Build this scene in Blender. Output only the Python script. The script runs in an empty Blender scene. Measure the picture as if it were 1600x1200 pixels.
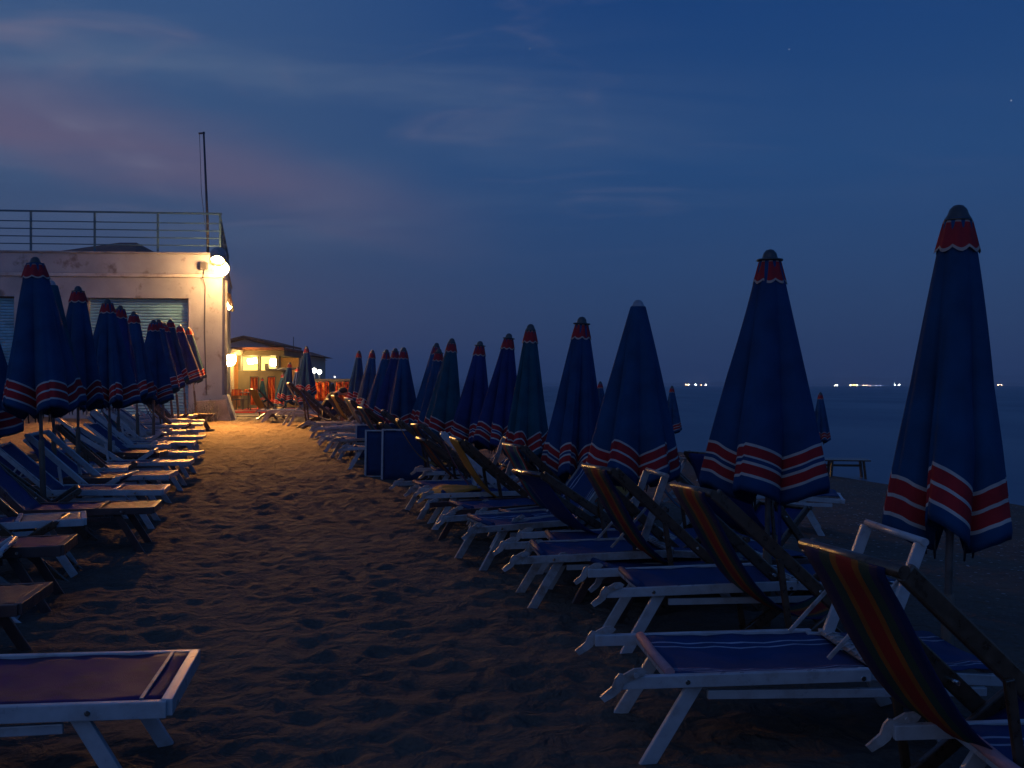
import bpy, bmesh, math, random
import numpy as np
from mathutils import Vector, Matrix
R_ = math.radians
F, HOR, EYE = 1500.0, 602.0, 1.48           # focal length in photo pixels, horizon row, eye height
scene = bpy.context.scene
COL = scene.collection

# ------------------------------------------------------------------ camera
cam = bpy.data.objects.new("camera", bpy.data.cameras.new("camera"))
COL.objects.link(cam)
cam.location = (0, 0, EYE)
cam.rotation_euler = (R_(90), 0, 0)
cam.data.lens = 36 * F / 1600
cam.data.shift_y = 2 / 1600
cam.data.clip_start = .05
cam.data.clip_end = 30000
scene.camera = cam

# ------------------------------------------------------------------ world (dusk sky after sunset)
W = bpy.data.worlds.new("World")
scene.world = W
W.use_nodes = True
nt = W.node_tree
nt.nodes.clear()
def N(t, tree=None, **kw):
    n = (tree or nt).nodes.new(t)
    for k, v in kw.items():
        setattr(n, k, v)
    return n
def ln(a, b, tree=None):
    (tree or nt).links.new(a, b)
def vmath(op, a, b=None, tree=None, clamp=False):
    n = N('ShaderNodeMath', tree, operation=op, use_clamp=clamp)
    for i, v in enumerate((a, b)):
        if v is None: continue
        if isinstance(v, (int, float)): n.inputs[i].default_value = v
        else: ln(v, n.inputs[i], tree)
    return n.outputs[0]
def maprange(v, a, b, c, d, tree=None, smooth=False):
    n = N('ShaderNodeMapRange', tree)
    if smooth: n.interpolation_type = 'SMOOTHSTEP'
    ln(v, n.inputs[0], tree)
    for i, x in enumerate((a, b, c, d)): n.inputs[i + 1].default_value = x
    return n.outputs[0]
def mixc(f, a, b, tree=None, mode='MIX'):
    n = N('ShaderNodeMix', tree, data_type='RGBA', blend_type=mode)
    for i, v in ((0, f), (6, a), (7, b)):
        if isinstance(v, (int, float)): n.inputs[i].default_value = v
        elif isinstance(v, tuple): n.inputs[i].default_value = (*v, 1)
        else: ln(v, n.inputs[i], tree)
    return n.outputs[2]
def lin(r, g, b):
    f = lambda c: (c / 255) / 12.92 if c / 255 <= .04045 else ((c / 255 + .055) / 1.055) ** 2.4
    return (f(r), f(g), f(b))
tc = N('ShaderNodeTexCoord')
sx = N('ShaderNodeSeparateXYZ'); ln(tc.outputs['Generated'], sx.inputs[0])
X, Y, Z = sx.outputs
def ramp(v, stops, tree=None, const=False):
    n = N('ShaderNodeValToRGB', tree)
    if const: n.color_ramp.interpolation = 'CONSTANT'
    el = n.color_ramp.elements
    while len(el) > 1: el.remove(el[-1])
    el[0].position = stops[0][0]; el[0].color = (*stops[0][1], 1)
    for p, c in stops[1:]:
        e = el.new(p); e.color = (*c, 1)
    ln(v, n.inputs[0], tree)
    return n.outputs[0]
SKY_R = [(0, lin(50, 67, 100)), (.05, lin(47, 70, 106)), (.12, lin(43, 73, 116)), (.22, lin(35, 74, 124)), (.37, lin(23, 64, 120)), (.6, lin(18, 52, 106)), (1, lin(18, 46, 92))]
SKY_L = [(0, lin(90, 80, 98)), (.05, lin(82, 82, 106)), (.12, lin(68, 83, 114)), (.22, lin(62, 88, 126)), (.37, lin(54, 86, 132)), (.6, lin(25, 56, 108)), (1, lin(18, 46, 92))]
zc = vmath('MAXIMUM', Z, 0)
side = maprange(X, -.36, .12, 0, 1, smooth=True)
base = mixc(side, ramp(zc, SKY_L), ramp(zc, SKY_R))
# thin cirrus: project direction onto a high plane, stretched noise
zz = vmath('ADD', zc, .12)
px_ = vmath('DIVIDE', X, zz); py_ = vmath('DIVIDE', Y, zz)
cv = N('ShaderNodeCombineXYZ'); ln(px_, cv.inputs[0]); ln(py_, cv.inputs[1])
mp = N('ShaderNodeMapping'); mp.inputs['Rotation'].default_value = (0, 0, R_(24)); mp.inputs['Scale'].default_value = (.6, 1.3, 1)
mp.inputs['Location'].default_value = (3.1, 1.7, 0)
ln(cv.outputs[0], mp.inputs[0])
nz = N('ShaderNodeTexNoise'); nz.inputs['Scale'].default_value = 1.0; nz.inputs['Detail'].default_value = 6; nz.inputs['Roughness'].default_value = .52
nz.inputs['Distortion'].default_value = .7
ln(mp.outputs[0], nz.inputs[0])
cl = maprange(nz.outputs[0], .42, .74, 0, 1, smooth=True)
fadeL = maprange(X, .28, -.28, .08, 1)
fadeZ = maprange(Z, .10, .22, 0, 1, smooth=True)
cf = vmath('MULTIPLY', vmath('MULTIPLY', cl, fadeL), fadeZ)
base = mixc(vmath('MULTIPLY', cf, .8), base, lin(94, 112, 142))
# long soft rosy bank sloping down to the right
bl = vmath('ADD', Z, vmath('MULTIPLY', X, .185))
nz3 = N('ShaderNodeTexNoise'); nz3.inputs['Scale'].default_value = 5.5; nz3.inputs['Detail'].default_value = 6; nz3.inputs['Distortion'].default_value = .5
mp3 = N('ShaderNodeMapping'); mp3.inputs['Scale'].default_value = (.5, .5, 2.2); mp3.inputs['Rotation'].default_value = (0, R_(-9), 0); ln(tc.outputs['Generated'], mp3.inputs[0]); ln(mp3.outputs[0], nz3.inputs[0])
dist = vmath('ABSOLUTE', vmath('SUBTRACT', vmath('ADD', bl, vmath('MULTIPLY', vmath('SUBTRACT', nz3.outputs[0], .5), .10)), .158))
bank = vmath('MULTIPLY', maprange(dist, .0, .055, 1, 0, smooth=True), maprange(X, .02, -.34, 0, 1, smooth=True))
bank = vmath('MULTIPLY', bank, maprange(nz3.outputs[0], .25, .6, .4, 1))
base = mixc(vmath('MULTIPLY', bank, .75), base, lin(112, 98, 122))
# fine wisps
mp2 = N('ShaderNodeMapping'); mp2.inputs['Rotation'].default_value = (0, 0, R_(-20)); mp2.inputs['Scale'].default_value = (.8, 1.35, 1)
ln(cv.outputs[0], mp2.inputs[0])
nz2 = N('ShaderNodeTexNoise'); nz2.inputs['Scale'].default_value = 1.5; nz2.inputs['Detail'].default_value = 7; nz2.inputs['Distortion'].default_value = 1.6
ln(mp2.outputs[0], nz2.inputs[0])
cl2 = maprange(nz2.outputs[0], .52, .80, 0, 1, smooth=True)
base = mixc(vmath('MULTIPLY', vmath('MULTIPLY', cl2, vmath('MULTIPLY', fadeZ, fadeL)), .75), base, lin(112, 112, 138))
# sunset side of the sky (behind the camera) is still brighter
back = maprange(Y, .35, -.9, 0, 1, smooth=True)
up = maprange(Z, .42, .95, 0, 1, smooth=True)
gain = vmath('ADD', vmath('ADD', vmath('MULTIPLY', back, 1.15), vmath('MULTIPLY', up, .55)), 1)
gx = N('ShaderNodeVectorMath', operation='SCALE'); ln(base, gx.inputs[0]); ln(gain, gx.inputs['Scale'])
col = gx.outputs[0]
# a few first stars
for (sx_, sy_, br) in ((1233, 77, .5), (1580, 157, .9), (828, 76, .35), (1094, 400, .2)):
    d = Vector(((sx_ - 800) / F, 1, (HOR - sy_) / F)).normalized()
    dt = N('ShaderNodeVectorMath', operation='DISTANCE'); ln(tc.outputs['Generated'], dt.inputs[0]); dt.inputs[1].default_value = d
    s = maprange(dt.outputs['Value'], .0003, .0009, br * .3, 0)
    cb = N('ShaderNodeCombineXYZ'); [ln(s, cb.inputs[i]) for i in range(3)]
    ad = N('ShaderNodeVectorMath', operation='ADD'); ln(col, ad.inputs[0]); ln(cb.outputs[0], ad.inputs[1]); col = ad.outputs[0]
bg = N('ShaderNodeBackground'); ln(col, bg.inputs[0]); bg.inputs[1].default_value = 1.0
wo = N('ShaderNodeOutputWorld'); ln(bg.outputs[0], wo.inputs[0])
scene.view_settings.view_transform = 'Standard'
scene.view_settings.look = 'None'
scene.view_settings.exposure = 0
scene.view_settings.gamma = 1
scene.cycles.use_denoising = True
scene.cycles.max_bounces = 5
scene.cycles.sample_clamp_indirect = 4
scene.cycles.volume_bounces = 0

# ------------------------------------------------------------------ frames of reference
# s runs along the sand aisle, u to its right (towards the sea)
DS, DU = Vector((-.2588, .9659)), Vector((.9659, .2588))
ANG = math.atan2(DU.y, DU.x)
def su(s, u):
    v = DS * s + DU * u
    return v.x, v.y
def to_su(x, y):
    return (-.2588 * x + .9659 * y, .9659 * x + .2588 * y)
def at(px, depth):
    return (px - 800) / F * depth
def zat(py, depth):
    return EYE + (HOR - py) * depth / F
def onplane(px, py, z):
    d = F * (EYE - z) / (py - HOR)
    return at(px, d), d
def sstep(a, b, x):
    t = np.clip((x - a) / (b - a), 0, 1)
    return t * t * (3 - 2 * t)
def ground_base(x, y):
    s, u = to_su(np.asarray(x, float), np.asarray(y, float))
    z = .42 * sstep(9, 30, s) * (1 - sstep(2.5, 8, u))
    z = z - .62 * sstep(4, 14.5, u) ** 1.0 - .1 * np.clip(u - 12.6, 0, 40)
    z = z + .25 * sstep(-3, -9, u) * sstep(6, 14, s)
    return z
def gz(x, y):
    return float(ground_base(x, y))

def vnoise(x, y, seed=0):
    xi = np.floor(x).astype(np.int64); yi = np.floor(y).astype(np.int64)
    fx = x - xi; fy = y - yi
    fx = fx * fx * fx * (fx * (fx * 6 - 15) + 10); fy = fy * fy * fy * (fy * (fy * 6 - 15) + 10)
    def h(a, b):
        n = (a * 374761393 + b * 668265263 + seed * 974634777) & 0x7fffffff
        n = ((n ^ (n >> 13)) * 1274126177) & 0x7fffffff
        return ((n ^ (n >> 16)) & 0xffff) / 65535.0
    return (h(xi, yi) * (1 - fx) + h(xi + 1, yi) * fx) * (1 - fy) + (h(xi, yi + 1) * (1 - fx) + h(xi + 1, yi + 1) * fx) * fy
def fnoise(x, y, seed=0, octs=3):
    r, a = 0, 1
    for i in range(octs):
        r = r + a * (vnoise(x * 2 ** i + 17.3 * i, y * 2 ** i - 9.1 * i, seed + i) - .5); a *= .5
    return r

# ------------------------------------------------------------------ materials
MATS = {}
def newmat(name):
    m = bpy.data.materials.new(name); m.use_nodes = True
    m.node_tree.nodes.clear()
    return m, m.node_tree
def pbr(name, colr, rough=.6, metal=0., noise=.12, nscale=14., bump=.0, bscale=60., dirt=None, spec=.5, coat=0., uv=False, sheen=0., trans=0.):
    if name in MATS: return MATS[name]
    m, t = newmat(name)
    b = N('ShaderNodeBsdfPrincipled', t); o = N('ShaderNodeOutputMaterial', t); ln(b.outputs[0], o.inputs[0], t)
    c = N('ShaderNodeTexCoord', t)
    n1 = N('ShaderNodeTexNoise', t); n1.inputs['Scale'].default_value = nscale; n1.inputs['Detail'].default_value = 5; ln(c.outputs['Object'], n1.inputs[0], t)
    f = maprange(n1.outputs[0], .3, .7, 1 - noise * 2, 1 + noise, t)
    sc_ = N('ShaderNodeVectorMath', t, operation='SCALE')
    if isinstance(colr, tuple): sc_.inputs[0].default_value = colr
    else: ln(colr(t), sc_.inputs[0], t)
    ln(f, sc_.inputs['Scale'], t)
    cc = sc_.outputs[0]
    if dirt:
        n2 = N('ShaderNodeTexNoise', t); n2.inputs['Scale'].default_value = dirt[1]; n2.inputs['Detail'].default_value = 7; n2.inputs['Roughness'].default_value = .65
        ln(c.outputs['Object'], n2.inputs[0], t)
        cc = mixc(maprange(n2.outputs[0], dirt[2], dirt[3], 0, dirt[4], t), cc, dirt[0], t)
    ln(cc, b.inputs['Base Color'], t)
    b.inputs['Metallic'].default_value = metal
    b.inputs['Specular IOR Level'].default_value = spec
    b.inputs['Coat Weight'].default_value = coat
    b.inputs['Sheen Weight'].default_value = sheen
    rr = maprange(n1.outputs[0], .3, .7, max(.03, rough - .1), min(1, rough + .1), t)
    ln(rr, b.inputs['Roughness'], t)
    if bump:
        n3 = N('ShaderNodeTexNoise', t); n3.inputs['Scale'].default_value = bscale; n3.inputs['Detail'].default_value = 4; ln(c.outputs['Object'], n3.inputs[0], t)
        bp = N('ShaderNodeBump', t); bp.inputs['Strength'].default_value = bump; bp.inputs['Distance'].default_value = .01
        ln(n3.outputs[0], bp.inputs['Height'], t); ln(bp.outputs[0], b.inputs['Normal'], t)
    MATS[name] = m
    return m
def uvstripes(stops, axis=1):
    def f(t):
        u = N('ShaderNodeUVMap', t); u.uv_map = 'UVMap'
        s = N('ShaderNodeSeparateXYZ', t); ln(u.outputs[0], s.inputs[0], t)
        return ramp(s.outputs[axis], stops, t, True)
    return f
def emit(name, colr, strength):
    if name in MATS: return MATS[name]
    m, t = newmat(name)
    e = N('ShaderNodeEmission', t); e.inputs[0].default_value = (*colr, 1); e.inputs[1].default_value = strength
    o = N('ShaderNodeOutputMaterial', t); ln(e.outputs[0], o.inputs[0], t)
    MATS[name] = m
    return m
WHT = (.40, .37, .35); RED = (.30, .02, .025); NAV = (.018, .055, .19)
def canopy_mat(name, blue, variant):
    if variant == 0:
        st = [(0, blue), (.815, WHT), (.828, RED), (.872, WHT), (.884, RED), (.932, WHT), (.945, blue)]
    else:
        st = [(0, blue), (.80, WHT), (.810, RED), (.848, WHT), (.857, blue), (.874, WHT), (.883, RED), (.925, WHT), (.935, blue)]
    return pbr(name, uvstripes(st), rough=.85, noise=.16, nscale=5, bump=.25, bscale=220, spec=.12)
M_CAN = [canopy_mat('canvas_navy', (.010, .052, .125), 0), canopy_mat('canvas_navy_banded', (.011, .047, .125), 1),
         canopy_mat('canvas_teal', (.010, .066, .100), 0), canopy_mat('canvas_indigo', (.015, .031, .115), 1)]
M_SKIRT = pbr('skirt_red', uvstripes([(0, (.3, .2, .17)), (.06, RED), (.89, (.36, .27, .23))]), rough=.85, noise=.1, spec=.2)
M_FIN = pbr('finial_plastic', (.035, .033, .034), rough=.35)
M_FING = pbr('finial_grey', (.22, .22, .24), rough=.35)
M_POLEW = pbr('pole_enamel', (.22, .2, .19), rough=.4, dirt=((.1, .07, .05), 9, .5, .7, .7))
M_POLE = pbr('pole_wood', (.13, .095, .07), rough=.65, dirt=((.05, .035, .025), 7, .45, .7, .7))
M_RIB = pbr('rib_metal', (.03, .03, .035), rough=.4, metal=.5)
M_WHITE = pbr('white_enamel', (.36, .37, .39), rough=.34, noise=.08, dirt=((.22, .18, .14), 11, .5, .72, .55), coat=.3)
M_WORN = pbr('worn_white_enamel', (.30, .29, .29), rough=.38, noise=.1, dirt=((.16, .11, .08), 16, .45, .66, .75), coat=.2)
M_WOOD = pbr('dark_wood', (.065, .034, .018), rough=.33, noise=.25, nscale=30, coat=.25)
M_BROWN = pbr('brown_enamel', (.07, .035, .03), rough=.35, noise=.15)
M_STEEL = pbr('bolt_steel', (.5, .48, .45), rough=.25, metal=1)
def canvas(name, c, rough=.72, stripes=None, axis=0, dirt=None, spec=.22):
    return pbr(name, uvstripes(stripes, axis) if stripes else c, rough=rough, noise=.12, nscale=9, bump=.35, bscale=300, spec=spec, dirt=dirt)
BL = (.006, .036, .112)
M_BLUE = canvas('canvas_blue', BL)
M_BLUES = canvas('canvas_blue_stripe', BL, stripes=[(0, BL), (.12, (.3, .32, .4)), (.14, BL), (.19, (.3, .32, .4)), (.21, BL), (.24, (.32, .14, .16)), (.25, BL), (.77, (.3, .32, .4)), (.79, BL), (.85, (.3, .32, .4)), (.87, BL)])
M_PURPLE = canvas('canvas_faded_purple', (.060, .024, .090), rough=.6, spec=.1, dirt=((.05, .025, .035), 6, .5, .66, .8))
M_BROWNC = canvas('canvas_brown', (.11, .052, .042), rough=.5)
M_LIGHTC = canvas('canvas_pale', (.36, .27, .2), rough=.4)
GR = (.012, .05, .035); YE = (.26, .08, .012); RD = (.24, .014, .011)
M_RAINBOW = canvas('canvas_rainbow', BL, rough=.75, stripes=[(0, (.008, .014, .06)), (.17, GR), (.30, YE), (.38, RD), (.58, YE), (.66, GR), (.80, (.008, .014, .06))])
M_REDGREEN = canvas('canvas_green_red', BL, rough=.75, stripes=[(0, (.32, .05, .03)), (.08, (.4, .38, .35)), (.11, (.02, .14, .11)), (.3, BL), (.62, (.02, .14, .11)), (.8, (.32, .05, .03)), (.93, BL)])
M_ORANGE = canvas('canvas_orange', (.7, .12, .02), rough=.75, stripes=[(0, (.7, .10, .02)), (.12, (.8, .3, .06)), (.2, (.7, .09, .02)), (.36, (.12, .02, .02)), (.42, (.75, .14, .03)), (.6, (.8, .3, .06)), (.68, (.6, .07, .02)), (.85, (.15, .02, .02)), (.9, (.7, .12, .03))])
M_YEL = canvas('canvas_ochre', (.30, .15, .02), rough=.6)
M_DBLUE = canvas('canvas_deep_blue', (.01, .028, .12), rough=.6)

# ------------------------------------------------------------------ mesh helpers
class MB:
    def __init__(s): s.bm = bmesh.new(); s.uv = s.bm.loops.layers.uv.new('UVMap')
    def bar(s, a, b, w, h, up=(0, 0, 1), bev=.004):
        """rectangular bar from a to b: w across, h along up"""
        a, b = Vector(a), Vector(b); d = (b - a).normalized(); up = Vector(up)
        sd = d.cross(up)
        if sd.length < 1e-4: sd = d.cross(Vector((0, 1, 0)))
        sd.normalize(); up = sd.cross(d).normalized()
        vs = []
        for p in (a, b):
            for i, j in ((-1, -1), (1, -1), (1, 1), (-1, 1)):
                vs.append(s.bm.verts.new(p + sd * (i * w / 2) + up * (j * h / 2)))
        fs = [s.bm.faces.new([vs[k] for k in q]) for q in ((3, 2, 1, 0), (4, 5, 6, 7), (0, 1, 5, 4), (1, 2, 6, 5), (2, 3, 7, 6), (3, 0, 4, 7))]
        if bev:
            es = list({e for f in fs for e in f.edges})
            bmesh.ops.bevel(s.bm, geom=es, offset=min(bev, w * .3, h * .3), segments=2, profile=.6, affect='EDGES')
        return s
    def box(s, lo, hi, bev=0.):
        lo, hi = Vector(lo), Vector(hi)
        return s.bar(((lo.x + hi.x) / 2, lo.y, (lo.z + hi.z) / 2), ((lo.x + hi.x) / 2, hi.y, (lo.z + hi.z) / 2), hi.x - lo.x, hi.z - lo.z, bev=bev)
    def tube(s, pts, r, n=12, cap=True):
        pts = [Vector(p) for p in pts]
        rs = r if isinstance(r, (list, tuple)) else [r] * len(pts)
        rings = []
        for i, p in enumerate(pts):
            d = (pts[min(i + 1, len(pts) - 1)] - pts[max(i - 1, 0)]).normalized()
            x = d.orthogonal().normalized() if i == 0 else (x - d * x.dot(d)).normalized()
            y = d.cross(x)
            rings.append([s.bm.verts.new(p + (x * math.cos(2 * math.pi * k / n) + y * math.sin(2 * math.pi * k / n)) * rs[i]) for k in range(n)])
        for a, b in zip(rings, rings[1:]):
            for k in range(n):
                f = s.bm.faces.new((a[k], a[(k + 1) % n], b[(k + 1) % n], b[k])); f.smooth = True
        if cap:
            s.bm.faces.new(list(reversed(rings[0]))); s.bm.faces.new(rings[-1])
        return s
    def lathe(s, prof, n=24, c=(0, 0, 0)):
        rings = [[s.bm.verts.new((c[0] + r * math.cos(2 * math.pi * k / n), c[1] + r * math.sin(2 * math.pi * k / n), c[2] + z)) for k in range(n)] for r, z in prof]
        for a, b in zip(rings, rings[1:]):
            for k in range(n):
                f = s.bm.faces.new((a[k], a[(k + 1) % n], b[(k + 1) % n], b[k])); f.smooth = True
        s.bm.faces.new(list(reversed(rings[0]))); s.bm.faces.new(rings[-1])
        return s
    def sphere(s, c, r, sc=(1, 1, 1), n=16):
        m = Matrix.Translation(c) @ Matrix.Diagonal((*sc, 1))
        q = bmesh.ops.create_uvsphere(s.bm, u_segments=n, v_segments=n // 2 + 2, radius=r, matrix=m)
        for v in q['verts']:
            for f in v.link_faces: f.smooth = True
        return s
    def prism(s, pts, axis_vec):
        """closed polygon extruded along axis_vec"""
        a = [s.bm.verts.new(Vector(p)) for p in pts]; b = [s.bm.verts.new(Vector(p) + Vector(axis_vec)) for p in pts]
        n = len(a)
        fs = [s.bm.faces.new(a), s.bm.faces.new(list(reversed(b)))]
        for k in range(n): fs.append(s.bm.faces.new((a[(k + 1) % n], a[k], b[k], b[(k + 1) % n])))
        return s
    def sheet(s, grid, uvs=True, thick=.004):
        """grid[i][j] of points -> cloth with thickness; UV = (j, i) normalised"""
        ni, nj = len(grid), len(grid[0])
        nrm = (Vector(grid[1][0]) - Vector(grid[0][0])).cross(Vector(grid[0][1]) - Vector(grid[0][0]))
        lay = []
        for sg in (1, -1):
            L = []
            for i in range(ni):
                row = []
                for j in range(nj):
                    a = Vector(grid[min(i + 1, ni - 1)][j]) - Vector(grid[max(i - 1, 0)][j]); b = Vector(grid[i][min(j + 1, nj - 1)]) - Vector(grid[i][max(j - 1, 0)])
                    row.append(s.bm.verts.new(Vector(grid[i][j]) + a.cross(b).normalized() * (sg * thick / 2)))
                L.append(row)
            lay.append(L)
        def face(vs, uv):
            f = s.bm.faces.new(vs); f.smooth = True
            for l, w in zip(f.loops, uv): l[s.uv].uv = w
        for q, L in enumerate(lay):
            for i in range(ni - 1):
                for j in range(nj - 1):
                    vs = [L[i][j], L[i][j + 1], L[i + 1][j + 1], L[i + 1][j]]
                    uv = [(jj / (nj - 1), ii / (ni - 1)) for ii, jj in ((i, j), (i, j + 1), (i + 1, j + 1), (i + 1, j))]
                    if q == 0: vs.reverse(); uv.reverse()
                    face(vs, uv)
        A, B = lay
        for i in range(ni - 1):
            for j in (0, nj - 1):
                u = j / (nj - 1)
                vs = [A[i][j], A[i + 1][j], B[i + 1][j], B[i][j]]
                if j: vs.reverse()
                face(vs, [(u, i / ni)] * 4)
        for j in range(nj - 1):
            for i in (0, ni - 1):
                vs = [A[i][j + 1], A[i][j], B[i][j], B[i][j + 1]]
                if i: vs.reverse()
                face(vs, [(j / nj, i / (ni - 1))] * 4)
        return s
    def mesh(s, name, mat):
        bmesh.ops.recalc_face_normals(s.bm, faces=s.bm.faces[:]); s.bm.normal_update()
        me = bpy.data.meshes.new(name); s.bm.to_mesh(me); s.bm.free(); me.materials.append(mat)
        return me
def put(name, me, parent=None, loc=(0, 0, 0), rot=(0, 0, 0), scale=(1, 1, 1), **props):
    o = bpy.data.objects.new(name, me); COL.objects.link(o); o.parent = parent
    o.location = loc; o.rotation_euler = rot; o.scale = scale
    for k, v in props.items(): o[k] = v
    return o
def thing(name, label, cat, loc=(0, 0, 0), rot=(0, 0, 0), group=None, scale=(1, 1, 1)):
    o = put(name, None, None, loc, rot, scale)
    o['label'] = label; o['category'] = cat
    if group: o['group'] = group
    return o
def copy_tree(o, parent=None):
    c = o.copy(); COL.objects.link(c)
    if parent is not None:
        c.parent = parent
    for ch in list(o.children): copy_tree(ch, c)
    return c
ORD = 'nearest second third fourth fifth sixth seventh eighth ninth tenth eleventh twelfth thirteenth fourteenth fifteenth sixteenth seventeenth eighteenth nineteenth twentieth'.split()

# ------------------------------------------------------------------ the setting: sand
def axis_grid(lo, hi, f0, f1, step, grow):
    a = [f0]
    while a[-1] < f1: a.append(a[-1] + step)
    st = step
    while a[-1] < hi: st = st * grow + .0; a.append(a[-1] + st)
    st = step; b = [f0]
    while b[-1] > lo: st = st * grow; b.append(b[-1] - st)
    return np.array(b[1:][::-1] + a)
gx_ = axis_grid(-5000, 900, -6.5, 3.2, .032, 1.03)
gy_ = axis_grid(-30, 6000, 2.2, 7.0, .030, 1.0075)
GX, GY = np.meshgrid(gx_, gy_)
S_, U_ = to_su(GX, GY)
near = 1 - sstep(30, 60, GY)
warp = fnoise(GX * 1.1, GY * 1.1, 5, 2) * .5
h = .026 * fnoise(GX * 2.8 + warp, GY * 3.4 + warp, 1, 2)
rid = 1 - np.abs(2 * vnoise(GX * 4.6 + warp * 3, GY * 6.4, 9) - 1)
h += .024 * (rid ** 2 - .4) * (.4 + vnoise(GX * .7, GY * .7, 3))
h += .016 * fnoise(GX * 9, GY * 11, 21, 2)
# footprints: small oval pits with raised rims strewn over the aisle
rng = np.random.default_rng(4)
trod = (1 - sstep(3.0, 6.0, U_)) * near
pits = np.zeros_like(h)
for k in range(2200):
    s0 = 1.5 + 30 * rng.random() ** 1.5; u0 = rng.uniform(-2.4, 2.6)
    x0, y0 = su(s0, u0); an = rng.uniform(0, math.pi); la, lb = rng.uniform(.10, .17), rng.uniform(.055, .09)
    ix = np.searchsorted(gx_, [x0 - .4, x0 + .4]); iy = np.searchsorted(gy_, [y0 - .4, y0 + .4])
    sl = (slice(iy[0], iy[1]), slice(ix[0], ix[1]))
    dx, dy = GX[sl] - x0, GY[sl] - y0
    q = ((dx * math.cos(an) + dy * math.sin(an)) / la) ** 2 + ((-dx * math.sin(an) + dy * math.cos(an)) / lb) ** 2
    pits[sl] += rng.uniform(.008, .020) * (-np.exp(-q) + .55 * np.exp(-(np.sqrt(q) - 1.55) ** 2 * 4))
h = (h * (.35 + .65 * trod) + pits * near) * (.68 + .32 * sstep(6, 14, S_))
h *= near * (1 - .6 * sstep(8, 14, U_))
GZ = ground_base(GX, GY) + h
GZ = np.where(GY > 70, GZ - .0, GZ)
me = bpy.data.meshes.new('sand')
ny, nx = GX.shape
co = np.stack([GX, GY, GZ], -1).reshape(-1, 3).astype(np.float32)
idx = np.arange(nx * ny).reshape(ny, nx)
q = np.stack([idx[:-1, :-1], idx[:-1, 1:], idx[1:, 1:], idx[1:, :-1]], -1).reshape(-1, 4).astype(np.int32)
me.vertices.add(len(co)); me.vertices.foreach_set('co', co.ravel())
me.loops.add(q.size); me.loops.foreach_set('vertex_index', q.ravel())
me.polygons.add(len(q)); me.polygons.foreach_set('loop_start', np.arange(0, q.size, 4, dtype=np.int32)); me.polygons.foreach_set('loop_total', np.full(len(q), 4, np.int32))
me.polygons.foreach_set('use_smooth', np.ones(len(q), bool))
me.update(calc_edges=True)
m, t = newmat('sand')
b = N('ShaderNodeBsdfPrincipled', t); o = N('ShaderNodeOutputMaterial', t); ln(b.outputs[0], o.inputs[0], t)
c = N('ShaderNodeTexCoord', t)
n1 = N('ShaderNodeTexNoise', t); n1.inputs['Scale'].default_value = .8; n1.inputs['Detail'].default_value = 6; ln(c.outputs['Object'], n1.inputs[0], t)
n2 = N('ShaderNodeTexNoise', t); n2.inputs['Scale'].default_value = 38; n2.inputs['Detail'].default_value = 4; ln(c.outputs['Object'], n2.inputs[0], t)
vo = N('ShaderNodeTexVoronoi', t); vo.inputs['Scale'].default_value = 24; ln(c.outputs['Object'], vo.inputs[0], t)
cc = mixc(maprange(n1.outputs[0], .35, .65, 0, 1, t), (.086, .064, .046), (.056, .042, .033), t)
cc = mixc(maprange(n2.outputs[0], .35, .75, 0, .45, t), cc, (.13, .10, .075), t)
# pebbles on the seaward half
sp = N('ShaderNodeSeparateXYZ', t); ln(c.outputs['Object'], sp.inputs[0], t)
uu = vmath('ADD', vmath('MULTIPLY', sp.outputs[0], .9659, t), vmath('MULTIPLY', sp.outputs[1], .2588, t), t)
peb = maprange(uu, 3.8, 6.5, 0, 1, t, True)
pc = N('ShaderNodeSeparateColor', t); ln(vo.outputs['Color'], pc.inputs[0], t)
isp = vmath('MULTIPLY', vmath('GREATER_THAN', pc.outputs[0], .72, t), vmath('LESS_THAN', vo.outputs['Distance'], .34, t), t)
pcol = ramp(pc.outputs[1], [(0, (.05, .045, .05)), (.5, (.14, .12, .11)), (.8, (.34, .32, .31)), (1, (.4, .4, .42))], t)
cc = mixc(vmath('MULTIPLY', isp, peb, t), cc, pcol, t)
ln(cc, b.inputs['Base Color'], t)
b.inputs['Roughness'].default_value = .9; b.inputs['Specular IOR Level'].default_value = .25
hh = vmath('ADD', vmath('MULTIPLY', n2.outputs[0], .6, t), vmath('MULTIPLY', vmath('MULTIPLY', isp, peb, t), vmath('SUBTRACT', .5, vo.outputs['Distance'], t), t), t)
bp = N('ShaderNodeBump', t); bp.inputs['Strength'].default_value = .55; bp.inputs['Distance'].default_value = .03
ln(hh, bp.inputs['Height'], t)
n5 = N('ShaderNodeTexNoise', t); n5.inputs['Scale'].default_value = 5.5; n5.inputs['Detail'].default_value = 4; n5.inputs['Distortion'].default_value = .6; ln(c.outputs['Object'], n5.inputs[0], t)
bq = N('ShaderNodeBump', t); bq.inputs['Strength'].default_value = .9; bq.inputs['Distance'].default_value = .10
ln(n5.outputs[0], bq.inputs['Height'], t); ln(bq.outputs[0], bp.inputs['Normal'], t); ln(bp.outputs[0], b.inputs['Normal'], t)
me.materials.append(m)
put('sand', me, kind='structure')

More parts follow.
